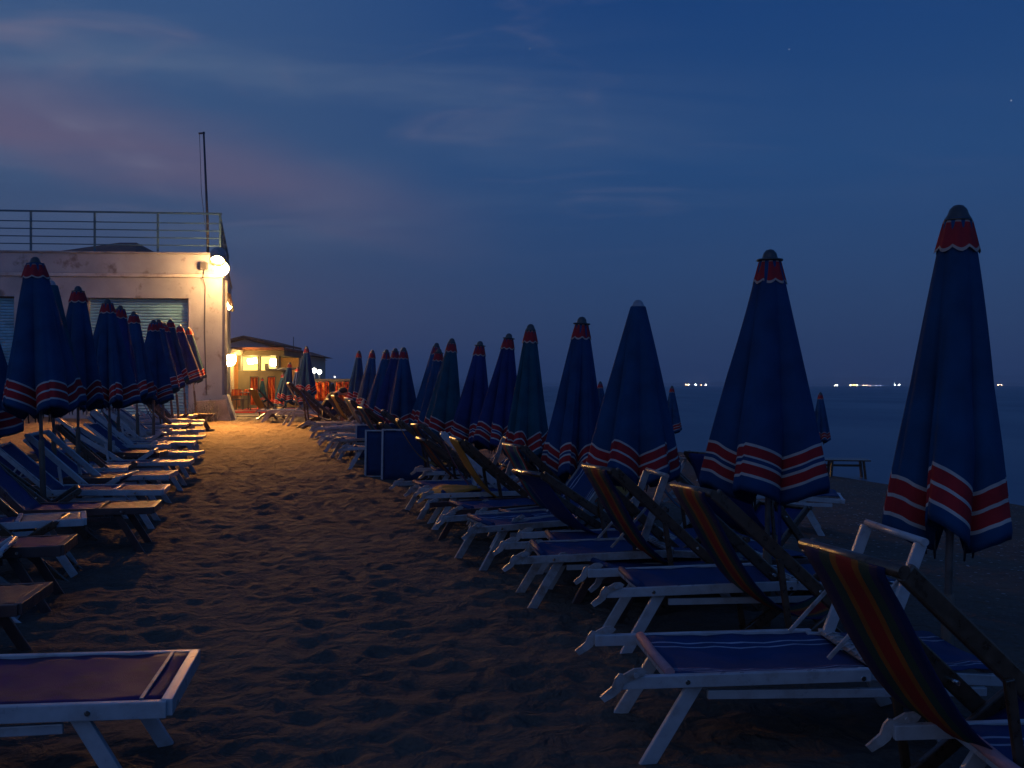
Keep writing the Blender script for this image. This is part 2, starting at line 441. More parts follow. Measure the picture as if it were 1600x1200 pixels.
# sea: large sheet at its own level, shore runs at u = 13
SEA = -.60
def waterplane():
    mb = MB()
    # u from 11 to far; s from -200 to far
    us = [11.5, 14, 18, 25, 40, 80, 200, 600, 2000, 9000]; ss = [-300, -20, 0, 20, 40, 80, 200, 600, 2000, 9000]
    vs = [[mb.bm.verts.new((*su(s, u), SEA)) for u in us] for s in ss]
    for i in range(len(ss) - 1):
        for j in range(len(us) - 1):
            mb.bm.faces.new((vs[i][j], vs[i][j + 1], vs[i + 1][j + 1], vs[i + 1][j]))
    m, t = newmat('sea_water')
    b = N('ShaderNodeBsdfPrincipled', t); o = N('ShaderNodeOutputMaterial', t); ln(b.outputs[0], o.inputs[0], t)
    b.inputs['Base Color'].default_value = (.03, .07, .13, 1); b.inputs['Roughness'].default_value = .34; b.inputs['IOR'].default_value = 1.33
    c = N('ShaderNodeTexCoord', t); mp = N('ShaderNodeMapping', t); mp.inputs['Rotation'].default_value = (0, 0, ANG); mp.inputs['Scale'].default_value = (.35, .12, 1); ln(c.outputs['Object'], mp.inputs[0], t)
    n = N('ShaderNodeTexNoise', t); n.inputs['Scale'].default_value = 1.3; n.inputs['Detail'].default_value = 5; ln(mp.outputs[0], n.inputs[0], t)
    bp = N('ShaderNodeBump', t); bp.inputs['Strength'].default_value = .12; bp.inputs['Distance'].default_value = .2
    ln(n.outputs[0], bp.inputs['Height'], t); ln(bp.outputs[0], b.inputs['Normal'], t)
    n4 = N('ShaderNodeTexNoise', t); n4.inputs['Scale'].default_value = .25; n4.inputs['Detail'].default_value = 4; ln(mp.outputs[0], n4.inputs[0], t)
    ln(maprange(n4.outputs[0], .3, .7, .30, .40, t), b.inputs['Roughness'], t)
    put('sea', mb.mesh('sea', m), kind='structure')
waterplane()

# far coast: two ridges of real height across the bay
def ridge(name, x0, x1, y, hfun, depth, mat, n=120):
    mb = MB(); rows = []
    for k in range(5):
        f = k / 4; prof = math.sin(math.pi * f) ** .8
        rows.append([mb.bm.verts.new((x0 + (x1 - x0) * i / n, y + depth * f + 60 * math.sin(i * .7 + k), -3 + (hfun(i / n) + 3) * prof * (1 + .12 * math.sin(i * 1.7 + k * 2)))) for i in range(n + 1)])
    for a, b in zip(rows, rows[1:]):
        for i in range(n):
            f = mb.bm.faces.new((a[i], a[i + 1], b[i + 1], b[i])); f.smooth = True
    put(name, mb.mesh(name, mat), kind='structure')
M_HILL = pbr('hill_scrub', (.05, .07, .06), rough=.95, noise=.2, nscale=.01)
ridge('hills', -2200, 5200, 5200, lambda f: 8 + 26 * (1 + math.sin(f * 9 + 1.2)) * (.5 + .5 * math.sin(f * 3.1)) + 18 * math.sin(f * 31) ** 2, 700, M_HILL)
ridge('coast', -700, 4200, 4000, lambda f: 5 + 6 * abs(math.sin(f * 14)) + 3 * abs(math.sin(f * 53)), 250, M_HILL, 200)

# ------------------------------------------------------------------ closed parasols
LC = 1.5
def canopy_mesh(name, mat, seed, nrib=5, Rm=.335, phase=0.):
    r = random.Random(seed)
    lob = [(r.uniform(.84, 1.12), r.uniform(-.30, .30), r.uniform(.055, .105), r.uniform(.8, 1.25), r.uniform(.3, .7)) for _ in range(nrib)]
    rr = [r.uniform(.48, .72) for _ in range(nrib)]       # seam valley radius as fraction
    wr = [r.uniform(0, 6.28) for _ in range(nrib * 2)]
    stp = [r.uniform(-.02, .02) for _ in range(nrib)]
    nt_, per = 36, 34
    mb = MB(); bm = mb.bm
    rows = []
    for i in range(nt_ + 1):
        t = i / nt_
        row = []
        for k in range(nrib):
            amp, sk, dip, pw, pk = lob[k]
            for j in range(per):
                f = j / per
                p = math.sin(math.pi * f) ** .75
                ra, rb = rr[k], rr[(k + 1) % nrib]
                rv = ra + (rb - ra) * f
                rv *= 1 - .5 * max(0, t - .72) / .28
                grow = min(1, t * 1.9)
                frac = (1 - grow) + grow * (rv + (amp - rv) * p)
                # secondary crease running down each panel
                cr = math.exp(-((f - pk) / .045) ** 2) * .10 * t * min(1, t * 2) * (1 if k % 2 else -.6)
                wrk = .020 * math.sin(2 * math.pi * f * 2 * pw + wr[k] + t * 2.2) * t + .012 * math.sin(f * 23 + wr[k + nrib] + 3 * t) * t
                rad = (.058 + (Rm - .058) * t ** .96) * (frac + wrk + cr)
                if t > .97: rad *= 1 - (t - .97) * 1.2
                th = phase + 2 * math.pi * (k + f) / nrib + sk * math.sin(math.pi * f) * t ** .6
                tri = f / pk if f < pk else (1 - f) / (1 - pk)
                tt = t * LC * (1 - dip * math.sin(tri * math.pi / 2) ** 1.05 + (stp[k] if f > pk else 0) * tri)
                row.append((rad * math.cos(th), rad * math.sin(th), -tt, (k + f) / nrib, t))
        rows.append(row)
    n = nrib * per
    V = [[bm.verts.new(p[:3]) for p in row] for row in rows]
    for i in range(nt_):
        for j in range(n):
            j2 = (j + 1) % n
            f = bm.faces.new((V[i][j], V[i + 1][j], V[i + 1][j2], V[i][j2])); f.smooth = True
            for l, q in zip(f.loops, (rows[i][j], rows[i + 1][j], rows[i + 1][j2], rows[i][j2])): l[mb.uv].uv = (q[3], q[4])
    ins = [bm.verts.new((v.co.x * .35, v.co.y * .35, v.co.z + .12)) for v in V[-1]]
    for j in range(n):
        j2 = (j + 1) % n
        f = bm.faces.new((V[-1][j], ins[j], ins[j2], V[-1][j2])); f.smooth = True
        for l in f.loops: l[mb.uv].uv = (.5, 1)
    bm.faces.new(list(reversed(ins)))
    return mb.mesh(name, mat)
def skirt_mesh(seed):
    r = random.Random(seed); mb = MB(); bm = mb.bm; n = 72; rows = []
    for i in range(9):
        t = i / 8; row = []
        for j in range(n):
            th = 2 * math.pi * j / n
            sc = abs(math.sin(th * 4 + .3))
            rad = .061 + .031 * t + .005 * sc * t + .003 * math.sin(th * 9 + seed)
            row.append(bm.verts.new((rad * math.cos(th), rad * math.sin(th), -.012 - t * (.145 - .022 * (1 - sc)))))
        rows.append(row)
    for i in range(8):
        for j in range(n):
            f = bm.faces.new((rows[i][j], rows[i + 1][j], rows[i + 1][(j + 1) % n], rows[i][(j + 1) % n])); f.smooth = True
            for l, q in zip(f.loops, (i, i + 1, i + 1, i)): l[mb.uv].uv = (0, q / 8)
    return mb.mesh('skirt', M_SKIRT)
SKM = [skirt_mesh(1), skirt_mesh(5)]
FINW = MB().lathe([(.004, .062), (.024, .056), (.040, .036), (.046, .012), (.048, .004), (.078, .0), (.081, -.006), (.074, -.012), (.03, -.014)][::-1], 28).mesh('finial', M_FIN)
FINN = MB().lathe([(.004, .066), (.022, .061), (.037, .045), (.046, .02), (.058, .0), (.062, -.012), (.03, -.014)][::-1], 28).mesh('finial', M_FIN)
FING = MB().lathe([(.004, .058), (.024, .053), (.040, .035), (.048, .012), (.060, .002), (.062, -.006), (.03, -.012)][::-1], 28).mesh('finial', M_FING)
POLEU = MB().tube([(0, 0, -.02), (0, 0, -1.74)], .017, 14).mesh('upper_pole', M_POLEW)
POLEL = MB().tube([(0, 0, -1.70), (0, 0, -1.72), (0, 0, -3.0)], [.022, .027, .027], 16).mesh('lower_pole', M_POLE)
RIBM = MB().tube([(0, 0, .06), (.006, 0, -.02), (.002, 0, -.065)], [.006, .007, .004], 8).mesh('rib', M_RIB)
STRAP = MB().sheet([[(-.011, -.002 * i, -.035 * i), (.011, .003 * math.sin(i), -.035 * i)] for i in range(9)], thick=.004).mesh('strap', M_DBLUE)
PCOUNT = [0]
MATV = [(0, .315), (1, .375), (0, .36), (2, .32), (1, .335), (3, .335), (0, .33)]
def parasol(px, py, depth, variant, label, group, fin=0, rot=0., lean=0., leany=0., skirt=True, scale=1., strap=False, width=1.):
    PCOUNT[0] += 1
    rp = random.Random(100 + PCOUNT[0])
    nr = rp.choice((4, 5, 5, 6, 7)) if depth > 9 else (5, 5, 6, 5, 6, 5, 5)[variant]
    cmesh = canopy_mesh('canopy', M_CAN[MATV[variant][0]], 200 + PCOUNT[0], nr, MATV[variant][1] * rp.uniform(.92, 1.06))
    x, y, z = at(px, depth), depth, zat(py, depth) - .06 * scale
    g = gz(x, y)
    o = thing('closed_parasol', label, 'parasol', (x, y, z), (R_(leany), R_(lean), 0), group, (scale,) * 3)
    put('canopy', cmesh, o, rot=(0, 0, rot), scale=(width, width, 1))
    put('finial', (FINW, FINN, FING)[fin], o)
    if skirt: put('red_skirt', SKM[variant % 2], o, rot=(0, 0, rot), scale=(width, width, 1))
    put('upper_pole', POLEU, o); put('lower_pole', POLEL, o)
    for k in range(nr):
        a = rot + 2 * math.pi * k / nr
        put('rib', RIBM, o, loc=(.10 * math.cos(a), .10 * math.sin(a), -LC + .03), rot=(0, 0, a))
    if strap: put('strap', STRAP, o, loc=(.03, -.15, -1.46))
    return o

RIGHT = [  # px, tip row, depth, variant, finial, rotation, lean deg, extra words
    (1497, 322, 4.36, 0, 1, -1.36, 1.5, 'tall navy parasol with two red bands, tip highest of all on the right'),
    (1203, 390, 5.90, 1, 0, -1.38, .5, 'broad navy parasol under a wide-brimmed black cap, strap hanging from its hem'),
    (997, 468, 8.0, 2, 2, -1.52, 1, 'navy parasol with a grey dome cap and no red collar'),
    (909, 495, 8.9, 4, 0, -1.45, 3, 'navy parasol with blue line splitting its red bands, beside the grey-capped one'),
    (829, 507, 10.8, 3, 1, -1.55, 2, 'greenish teal parasol, the only one of that tint in the right row'),
    (795, 521, 12.6, 5, 0, -1.25, 6, 'indigo parasol leaning right, just left of the teal one'),
    (750, 533, 13.7, 5, 0, 1.9, 5, 'dark indigo parasol leaning over chairs, two left of the teal one'),
    (706, 529, 14.6, 3, 1, -1.5, 5, 'bluish teal parasol left of the two dark indigo ones'),
    (686, 545, 16.0, 0, 0, .6, 6, 'lower tipped navy parasol of the overlapping pair mid row'),
    (682, 536, 16.9, 2, 1, 1.4, 7, 'taller rear navy parasol of the overlapping pair mid row'),
    (631, 543, 17.4, 0, 1, 2.1, 2, 'blue parasol with narrow black cap, front one of the far cluster'),
    (618, 544, 18.8, 5, 0, .2, 5, 'dark parasol half hidden behind the front one of the far cluster'),
    (604, 546, 20.0, 2, 0, 1.0, 6, 'slim parasol with lamplit left edge, third from the far end of right row'),
    (582, 547, 24.0, 6, 1, 2.3, 6, 'slim lamplit parasol, second from the far end of right row'),
    (561, 548, 28.0, 0, 1, .4, 3, 'small far parasol ending the right row beside the orange curtains')]
for i, (px, py, d, v, fin, rot, lean, words) in enumerate(RIGHT):
    parasol(px, py, d, v, words, 'closed parasols along the right of the sand aisle', fin, rot, lean, skirt=(i != 2), strap=(i in (1, 3, 6)), width=(1., 1.06, 1.08, 1.0, .95)[i] if i < 5 else 1.)
LEFT = [
    (-38, 450, 9.8, 2, 1, .4, 0, 'navy parasol cut off by the left edge of the picture'),
    (55, 402, 9.26, 6, 1, -1.3, -2, 'broad navy parasol nearest on the left, tallest of that row'),
    (80, 438, 11.1, 3, 2, 2.2, -1, 'teal blue parasol with no red collar tucked behind the nearest left one'),
    (122, 447, 11.9, 0, 0, -1.8, 0, 'navy parasol with red collar standing in front of the teal shutter, nearest of those'),
    (168, 467, 13.6, 2, 0, -1.2, -1, 'navy parasol with dark cap, second in front of the teal shutter'),
    (188, 477, 15.2, 5, 0, 1.7, 1, 'dark indigo parasol mostly hidden, third in front of the teal shutter'),
    (209, 487, 16.7, 0, 1, 2.4, -2, 'blue parasol with neat red and white collar, fourth in front of the shutter'),
    (240, 500, 17.6, 4, 1, .7, 0, 'navy parasol fifth along the left row, before the tight far cluster'),
    (248, 499, 19.8, 2, 0, 1.5, -3, 'parasol overlapped by the fifth one in the left row'),
    (257, 505, 22.0, 5, 1, 2.0, -5, 'dark thin parasol without visible collar in the left far cluster'),
    (266, 499, 22.4, 0, 1, .1, -5, 'parasol with pale edged collar, third from the far end of left row'),
    (281, 507, 24.7, 5, 2, .9, -4, 'dark grey-tipped parasol, second from the far end of left row'),
    (295, 512, 26.6, 6, 1, 1.6, -5, 'last parasol of the left row, against the white wall pillar')]
for i, (px, py, d, v, fin, rot, lean, words) in enumerate(LEFT):
    parasol(px, py, d, v, words, 'closed parasols along the left of the sand aisle', fin, rot, lean, skirt=(i not in (2,)), width=(1.3, 1.36, 1.2)[i] if i < 3 else 1.2)
for (px, py, d, v, sc, lean, words) in (
        (479, 541, 29.5, 6, 1, 1, 'large dark parasol standing above the seated person'),
        (465, 573, 33.0, 5, .85, 3, 'dark parasol behind the large one near the seated person'),
        (453, 566, 31.0, 0, .85, 8, 'narrow parasol with lamplit edge beside the seated person'),
        (442, 583, 35.0, 2, .8, 5, 'small blue parasol in front of the kiosk counter'),
        (410, 590, 37.0, 3, .62, 0, 'small greenish parasol with orange stripes before the lit kiosk')):
    parasol(px, py, d, v, words, 'closed parasols near the kiosk', 1, px * .1, lean, scale=sc)
for (px, py, d, words) in ((1282, 613, 21.0, 'small distant parasol beside the wooden table at the water edge'),
                           (1050, 603, 22.5, 'small distant parasol against the sea right of the grey-capped parasol'),
                           (938, 596, 21.5, 'small distant parasol peeping out behind the blue-banded parasol')):
    parasol(px, py, d, 6, words, 'small parasols near the water', 1, px * .3, 0, scale=.72)

# ------------------------------------------------------------------ sun beds
def bed_proto(style):
    """local x: 0 = aisle end .. L, y across, z=0 ground"""
    p = dict(L=1.72, frame=M_WHITE, cloth=M_BLUE, foot=None, w=.30, rail=.05, z=.335, back=None, frame_up=False, bracket=True, cloth2=None)
    p.update(style)
    L, w, z, fm = p['L'], p['w'], p['z'], p['frame']
    root = put('sun_bed', None)
    xb = p.get('xb', 1.05)                                   # where the back section starts
    ang = R_(p['back']) if p['back'] else 0
    ca, sa = math.cos(ang), math.sin(ang)
    def bk(d, y, h=0): return (xb + d * ca - h * sa, y, z + d * sa + h * ca)
    for s in (-1, 1):
        rl = MB().bar((0, s * w, z), (xb if ang else L * .62, s * w, z + .012), .028, p['rail'])
        me1 = rl.mesh('side_rail', fm)
        put('side_rail', me1, root)
        if ang:
            put('back_rail', MB().bar(bk(.0, s * (w - .032)), bk(.72, s * (w - .032)), .028, p['rail'] * .9).mesh('back_rail', fm), root)
        else:
            put('side_rail', MB().bar((L * .60, s * (w - .030), z + .008), (L, s * (w - .030), z - .035), .028, p['rail'] * .92).mesh('side_rail', fm), root)
        put('lower_rail', MB().bar((.35, s * (w - .028), z - .062), (L * .93, s * (w - .028), z - .075), .022, .036).mesh('lower_rail', fm), root)
        # legs
        put('leg', MB().bar((.31, s * (w - .034), z - .01), (.07, s * (w - .02), -.06), .026, .058).mesh('leg', fm), root)
        put('leg', MB().bar((L - .42, s * (w - .034), z - .03), (L - .22, s * (w - .02), -.06), .026, .058).mesh('leg', fm), root)
        if p['bracket']:
            mb = MB()
            y0 = s * (w + .020)
            mb.prism([(-.088, y0, z - .050), (-.070, y0, z - .070), (-.030, y0, z - .048), (-.008, y0, z - .030), (.010, y0, z + .004), (.085, y0, z + .030), (.098, y0, z + .046), (.078, y0, z + .060), (.045, y0, z + .058), (.005, y0, z + .036), (-.012, y0, z + .040), (-.028, y0, z + .022), (-.040, y0, z - .010)], (0, -s * .012, 0))
            mb.tube([(.05, y0 - .018, z + .036), (.05, y0 + .006, z + .036)], .010, 10)
            put('bracket', mb.mesh('bracket', M_WORN), root)
        for xq in (.26, L * .60):
            put('bolt', MB().tube([(xq, s * (w - .016), z), (xq, s * (w + .017), z)], .010, 10).mesh('bolt', M_STEEL), root)
    x0 = .20 if p['bracket'] else .0
    put('cross_bar', MB().bar((x0, -w, z + .004), (x0, w, z + .004), .04 if not p['bracket'] else .03, p['rail'] if not p['bracket'] else .03).mesh('cross_bar', fm), root)
    def cloth(xa, xb_, sag, mat, name, fn=None, n=14, m=10):
        g = []
        for i in range(n + 1):
            f = i / n; row = []
            for j in range(m + 1):
                e = j / m; yy = -(w - .018) + 2 * (w - .018) * e
                dz = -sag * math.sin(math.pi * e) * (1 - .5 * abs(2 * f - 1)) + .005 * math.sin(e * 11 + f * 7) * math.sin(f * 23 + e * 3)
                if fn: row.append(fn(xa + (xb_ - xa) * f, yy, dz))
                else: row.append((xa + (xb_ - xa) * f, yy, z + p['rail'] / 2 - .006 + dz))
            g.append(row)
        put(name, MB().sheet(g, thick=.005).mesh(name, mat), root)
    if p.get('strip'):
        put('end_strip', MB().bar((.085, -w + .02, z + p['rail'] / 2 + .001), (.09, w - .02, z + p['rail'] / 2 + .001), .014, .007, bev=.003).mesh('end_strip', M_WORN), root)
    if p['foot']:
        xs = p.get('xs', .46)
        cloth(.02, xs - .02, .006, p['foot'], 'foot_canvas')
        put('cross_bar', MB().bar((xs, -w, z + .03), (xs, w, z + .03), .03, .026).mesh('cross_bar', fm), root)
        cloth(xs + .02, xb, .02, p['cloth'], 'canvas')
    else:
        cloth(x0 + .01, xb, .042, p['cloth'], 'canvas')
        put('canvas_hem', MB().tube([(x0 + .0, -(w - .03), z + .026), (x0 + .0, 0, z + .02), (x0 + .0, w - .03, z + .026)], .02, 12).mesh('canvas_hem', p['cloth2'] or p['cloth']), root)
    if ang:
        cloth(.0, .70, .025, p['cloth'], 'back_canvas', fn=lambda a, y, dz: bk(a, y, p['rail'] / 2 - .01 + dz))
        put('cross_bar', MB().bar(bk(.70, -w), bk(.70, w), .03, .03).mesh('cross_bar', fm), root)
        for s in (-1, 1):
            e = bk(.42, s * (w - .06))
            put('prop', MB().bar(e, (xb + .52, s * (w - .06), z - .03), .014, .02).mesh('prop', fm), root)
    else:
        cloth(xb + .03, L - .05, .025, p['cloth'], 'canvas')
        hb = put('hinge_bar', MB().bar((xb + .01, -w + .01, z + .03), (xb + .01, w - .01, z + .03), .05, .022).mesh('hinge_bar', M_WORN), root)
        for q in range(9):
            yq = -w + .06 + (2 * w - .12) * q / 8
            put('lacing', MB().tube([(xb - .03, yq, z + .035), (xb + .01, yq + .01, z + .05), (xb + .05, yq + .02, z + .035)], .005, 6).mesh('lacing', M_WORN), root)
    put('cross_bar', MB().bar((L - .02, -w, z - .035 if not ang else z - .07), (L - .02, w, z - .035 if not ang else z - .07), .03, .04).mesh('cross_bar', fm), root)
    if p['frame_up']:
        for s in (-1, 1):
            fx = p.get('fx', 1.12); a = (fx, s * (w - .06), z + .03); b = (fx + .18, s * (w - .06), z + .52)
            put('shade_post', MB().bar(a, b, .024, .05, up=(1, 0, 0)).mesh('shade_post', fm), root)
            put('strut', MB().bar((fx + .12, s * (w - .09), z + .38), (fx - .19, s * (w - .09), z + .05), .012, .018).mesh('strut', M_WORN), root)
        put('shade_bar', MB().tube([(fx + .19, -w + .04, z + .53), (fx + .19, w - .04, z + .53)], .016, 12).mesh('shade_bar', fm), root)
    return root
PROTOS = {}; BCN = [0]
def sun_bed(style, s, u, rotdeg, label, group, flip=False, dz=0., scale=1.):
    if style not in PROTOS:
        PROTOS[style] = [bed_proto(STYLES[style]), False]
    pr = PROTOS[style]
    o = pr[0] if not pr[1] else copy_tree(pr[0])
    pr[1] = True
    BCN[0] += 1; rq = random.Random(BCN[0] * 13)
    if s > 7: s += rq.uniform(-.1, .1); u += rq.uniform(-.12, .12); rotdeg += rq.uniform(-6, 6)
    x, y = su(s, u)
    o.location = (x, y, gz(x, y) + dz + rq.uniform(-.02, .02)); o.rotation_euler = (R_(rq.uniform(-1.5, 1.5)), R_(rq.uniform(-1, 1)), ANG + R_(rotdeg) + (math.pi if flip else 0))
    o.scale = (scale,) * 3
    o['label'] = label; o['category'] = 'sun bed'; o['group'] = group
    return o
STYLES = {
    'stripe': dict(cloth=M_BLUES, cloth2=canvas('canvas_hem_pink', BL, stripes=[(0, (.4, .22, .24)), (.25, BL), (.45, (.4, .22, .24)), (.6, BL), (.8, (.4, .22, .24))], axis=1)),
    'nearup': dict(cloth=M_BLUE, frame=M_WORN, frame_up=True, fx=.86),
    'blue': dict(cloth=M_BLUE),
    'wornup': dict(cloth=M_BLUE, frame=M_WORN, frame_up=True),
    'brown': dict(cloth=M_BLUE, frame=M_BROWN),
    'footwhite': dict(cloth=M_BLUE, foot=M_PURPLE, bracket=False, back=42, rail=.058, z=.36),
    'corner': dict(cloth=M_BLUE, foot=M_PURPLE, bracket=False, rail=.06, z=.36, xs=1.1, xb=1.3, L=1.9, strip=True),
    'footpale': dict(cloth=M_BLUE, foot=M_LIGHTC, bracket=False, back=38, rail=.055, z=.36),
    'footbrown': dict(cloth=M_DBLUE, foot=M_BROWNC, frame=M_BROWN, bracket=False, back=48, rail=.06, z=.36),
    'maroon': dict(cloth=M_DBLUE, foot=M_PURPLE, frame=M_BROWN, bracket=False, rail=.07, z=.37, xs=.9, xb=1.15, L=1.85),
    'blueback': dict(cloth=M_BLUE, back=34),
    'wornback': dict(cloth=M_BLUES, frame=M_WORN, back=50, xb=.95),
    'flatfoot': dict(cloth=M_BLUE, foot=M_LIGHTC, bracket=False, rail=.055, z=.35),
}
STYLES['stripeup'] = dict(STYLES['stripe'], frame_up=True, L=1.62, fx=1.06)
GRB = 'white framed sun beds along the right of the aisle'
# nearest first: (style, s, u, rot, label)
RB = [
    ('stripeup', 3.80, 1.43, -10, 'white framed sun bed with white-striped blue canvas and raised shade frame in the foreground'),
    ('blue', 5.2, 1.90, -10, 'blue sun bed second from the camera on the right, under the wide-brimmed parasol'),
    ('nearup', 6.4, 1.70, -8, 'blue sun bed with raised white posts beside the grey-capped parasol'),
    ('wornback', 7.65, 1.72, 6, 'worn striped sun bed, fourth from the camera on the right of the aisle'),
    ('brown', 8.8, 1.72, 6, 'brown framed sun bed, fifth from the camera on the right of the aisle'),
    ('blueback', 9.9, 1.8, -11, 'white sun bed with low blue canvas, sixth on the right of the aisle'),
    ('wornup', 10.9, 1.7, 5, 'worn white sun bed with raised frame just in front of the blue boards'),
    ('blueback', 12.3, 2.0, -2, 'blue sun bed jutting into the aisle right beside the blue boards'),
    ('blue', 16.2, 1.5, -5, 'white sun bed just beyond the blue boards, nearest of the far huddle'),
    ('wornup', 17.5, 1.35, 6, 'worn white sun bed with upright frame, second beyond the blue boards'),
    ('blueback', 19.0, 1.2, -12, 'white sun bed third beyond the blue boards'),
    ('blue', 20.6, 1.1, 3, 'white sun bed fourth beyond the blue boards'),
    ('wornup', 22.4, 1.1, -6, 'far white sun bed beside the seated person'),
    ('blue', 26.5, .75, 8, 'pale sun bed left of the seated person near the kiosk'),
    ('blue', 28.6, .25, -6, 'farthest pale sun bed in front of the red carpet'),
]
for st, s, u, rt, lab in RB: sun_bed(st, s, u, rt, lab, GRB)
sun_bed('stripe', 2.46, 1.98, -14, 'sun bed cropped by the bottom right corner, worn pink-lit bracket raised', GRB)
GLB = 'sun beds along the left of the aisle'
LB = [
    ('corner', 3.88, -.27, -6, 'large purple topped white sun bed in the bottom left corner'),
    ('footbrown', 5.55, -1.12, -3, 'brown sun bed cut by the left edge, second from the camera on the left'),
    ('maroon', 7.15, -1.12, -3, 'purple-brown padded sun bed at the left edge below the striped deck chair'),
    ('footbrown', 9.45, -.98, -2, 'brown framed sun bed with blue seat, nearest of the middle left group'),
    ('footwhite', 10.8, -.95, 2, 'white sun bed with shining foot end, right behind the brown one'),
    ('footwhite', 12.3, -.92, -1, 'white sun bed with brown foot panel and blue seat, middle of left row'),
    ('flatfoot', 13.9, -.90, 3, 'flat white sun bed whose foot panel curls up in the lamplight'),
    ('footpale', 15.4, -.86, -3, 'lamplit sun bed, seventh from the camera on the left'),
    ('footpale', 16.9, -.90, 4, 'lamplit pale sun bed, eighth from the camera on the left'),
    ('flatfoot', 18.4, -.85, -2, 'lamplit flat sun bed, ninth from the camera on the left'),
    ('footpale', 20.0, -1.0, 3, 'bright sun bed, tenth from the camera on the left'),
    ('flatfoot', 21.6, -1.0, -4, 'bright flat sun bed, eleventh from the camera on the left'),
    ('footpale', 23.3, -1.05, 2, 'bright sun bed close before the white building corner'),
    ('footbrown', 25.0, -.9, -3, 'brown sun bed nearest the white building corner'),
]
for st, s, u, rt, lab in LB: sun_bed(st, s, u, rt + 180, lab, GLB, flip=False)
for k, (st, s_, rt) in enumerate((('flatfoot', 8.35, 6), ('footbrown', 11.6, -7), ('flatfoot', 13.1, 8), ('maroon', 14.7, -6), ('footpale', 16.1, 9), ('flatfoot', 17.7, -10), ('footpale', 19.2, 8), ('flatfoot', 20.8, -7), ('footpale', 22.5, 9), ('flatfoot', 24.2, -8))):
    sun_bed(st, s_, -1.28 - .1 * (k % 3), rt + 180, ('white flat sun bed pushed back between the maroon and the brown one', 'brown sun bed wedged behind the first shining white one', 'flat sun bed pushed in askew behind the middle white one', 'maroon topped sun bed wedged in the middle of the left row', 'pale sun bed slanting between the seventh and eighth of the left row', 'flat pale sun bed turned away from the aisle after the eighth of the left row',
        'pale sun bed slanting across after the ninth of the left row', 'flat lamplit sun bed turned away after the tenth of the left row', 'pale sun bed slanting across after the eleventh of the left row', 'flat bright sun bed wedged beside the brown one nearest the building corner')[k], GLB, dz=.05)
for k, (st, s_, u_, rt) in enumerate((('brown', 5.85, 2.0, 9), ('blue', 7.05, 2.0, -14), ('blue', 8.25, 1.95, 13), ('wornback', 9.35, 2.1, 12), ('blue', 10.4, 2.0, 14), ('brown', 18.2, 1.6, 12), ('blue', 21.5, 1.5, -14))):
    sun_bed(st, s_, u_, rt, ('brown framed sun bed slotted behind the second blue one on the right', 'blue sun bed crossing behind the grey-capped parasol bed', 'blue sun bed slanting behind the worn striped one', 'worn striped sun bed with raised back deep in the right row', 'blue sun bed slanting beyond the ochre towel',
        'brown sun bed set back beyond the blue boards', 'blue sun bed set back close to the seated person')[k], GRB, dz=-.04)
# beds nearer the water
for s, u, rt, lab in ((15.2, 7.2, 20, 'low blue sun bed on the pebbles left of the broad parasol'), (9.5, 4.4, -25, 'blue sun bed standing behind the parasol poles on the right')):
    sun_bed('blue', s, u, rt, lab, 'sun beds on the pebbles')

# ------------------------------------------------------------------ deck chairs (slung canvas)
def deck_proto(frame, cloth, low=False):
    root = put('deck_chair', None)
    T = Vector((-.12, 0, .80)) if low else Vector((0, 0, .93)); B = Vector((1.06, 0, -.03)); w = .27
    A = Vector((.18, 0, -.03)); C = Vector((.93, 0, .46))
    for s in (-1, 1):
        put('back_rail', MB().bar(T + Vector((0, s * w, 0)), B + Vector((0, s * w, 0)), .028, .066, bev=.008).mesh('back_rail', frame), root)
        put('seat_rail', MB().bar(A + Vector((0, s * (w - .032), 0)), C + Vector((0, s * (w - .032), 0)), .026, .058, bev=.008).mesh('seat_rail', frame), root)
        put('prop', MB().bar(Vector((.33, s * (w + .026), .60)), Vector((.40, s * (w + .026), .10)), .016, .034, bev=.004).mesh('prop', frame), root)
        put('bolt', MB().tube([(.56, s * (w - .05), .422 - .0), (.56, s * (w + .022), .422)], .009, 10).mesh('bolt', M_STEEL), root)
    put('top_bar', MB().tube([(T.x - .01, -w - .014, T.z + .0), (T.x - .01, w + .014, T.z + .0)], .021, 14).mesh('top_bar', frame), root)
    put('front_bar', MB().tube([(C.x, -w, C.z), (C.x, w, C.z)], .018, 12).mesh('front_bar', frame), root)
    put('foot_bar', MB().bar((1.0, -w, .04), (1.0, w, .04), .025, .045).mesh('foot_bar', frame), root)
    pts = [(-.035, .935), (-.03, .90), (.03, .80), (.14, .60), (.27, .42), (.42, .31), (.58, .27), (.74, .31), (.88, .41), (.955, .47)]
    if low: pts = [(a - .12 * max(0, 1 - i_ / 6), z_ - .13 * max(0, 1 - i_ / 6)) for i_, (a, z_) in enumerate(pts)]
    n = 24; g = []
    for i in range(n + 1):
        f = i / n * (len(pts) - 1); k = min(int(f), len(pts) - 2); e = f - k
        p0, p1, p2, p3 = [Vector(pts[min(max(k + q, 0), len(pts) - 1)]) for q in (-1, 0, 1, 2)]
        c = .5 * ((2 * p1) + (p2 - p0) * e + (2 * p0 - 5 * p1 + 4 * p2 - p3) * e * e + (3 * p1 - p0 - 3 * p2 + p3) * e ** 3)
        row = []
        for j in range(11):
            q = j / 10; yy = -(w - .045) + 2 * (w - .045) * q
            sag = .02 * math.sin(math.pi * q) * math.sin(math.pi * i / n)
            row.append((c.x + sag * .5, yy, c.y - sag))
        g.append(row)
    put('sling', MB().sheet(g, thick=.005).mesh('sling', cloth), root)
    return root
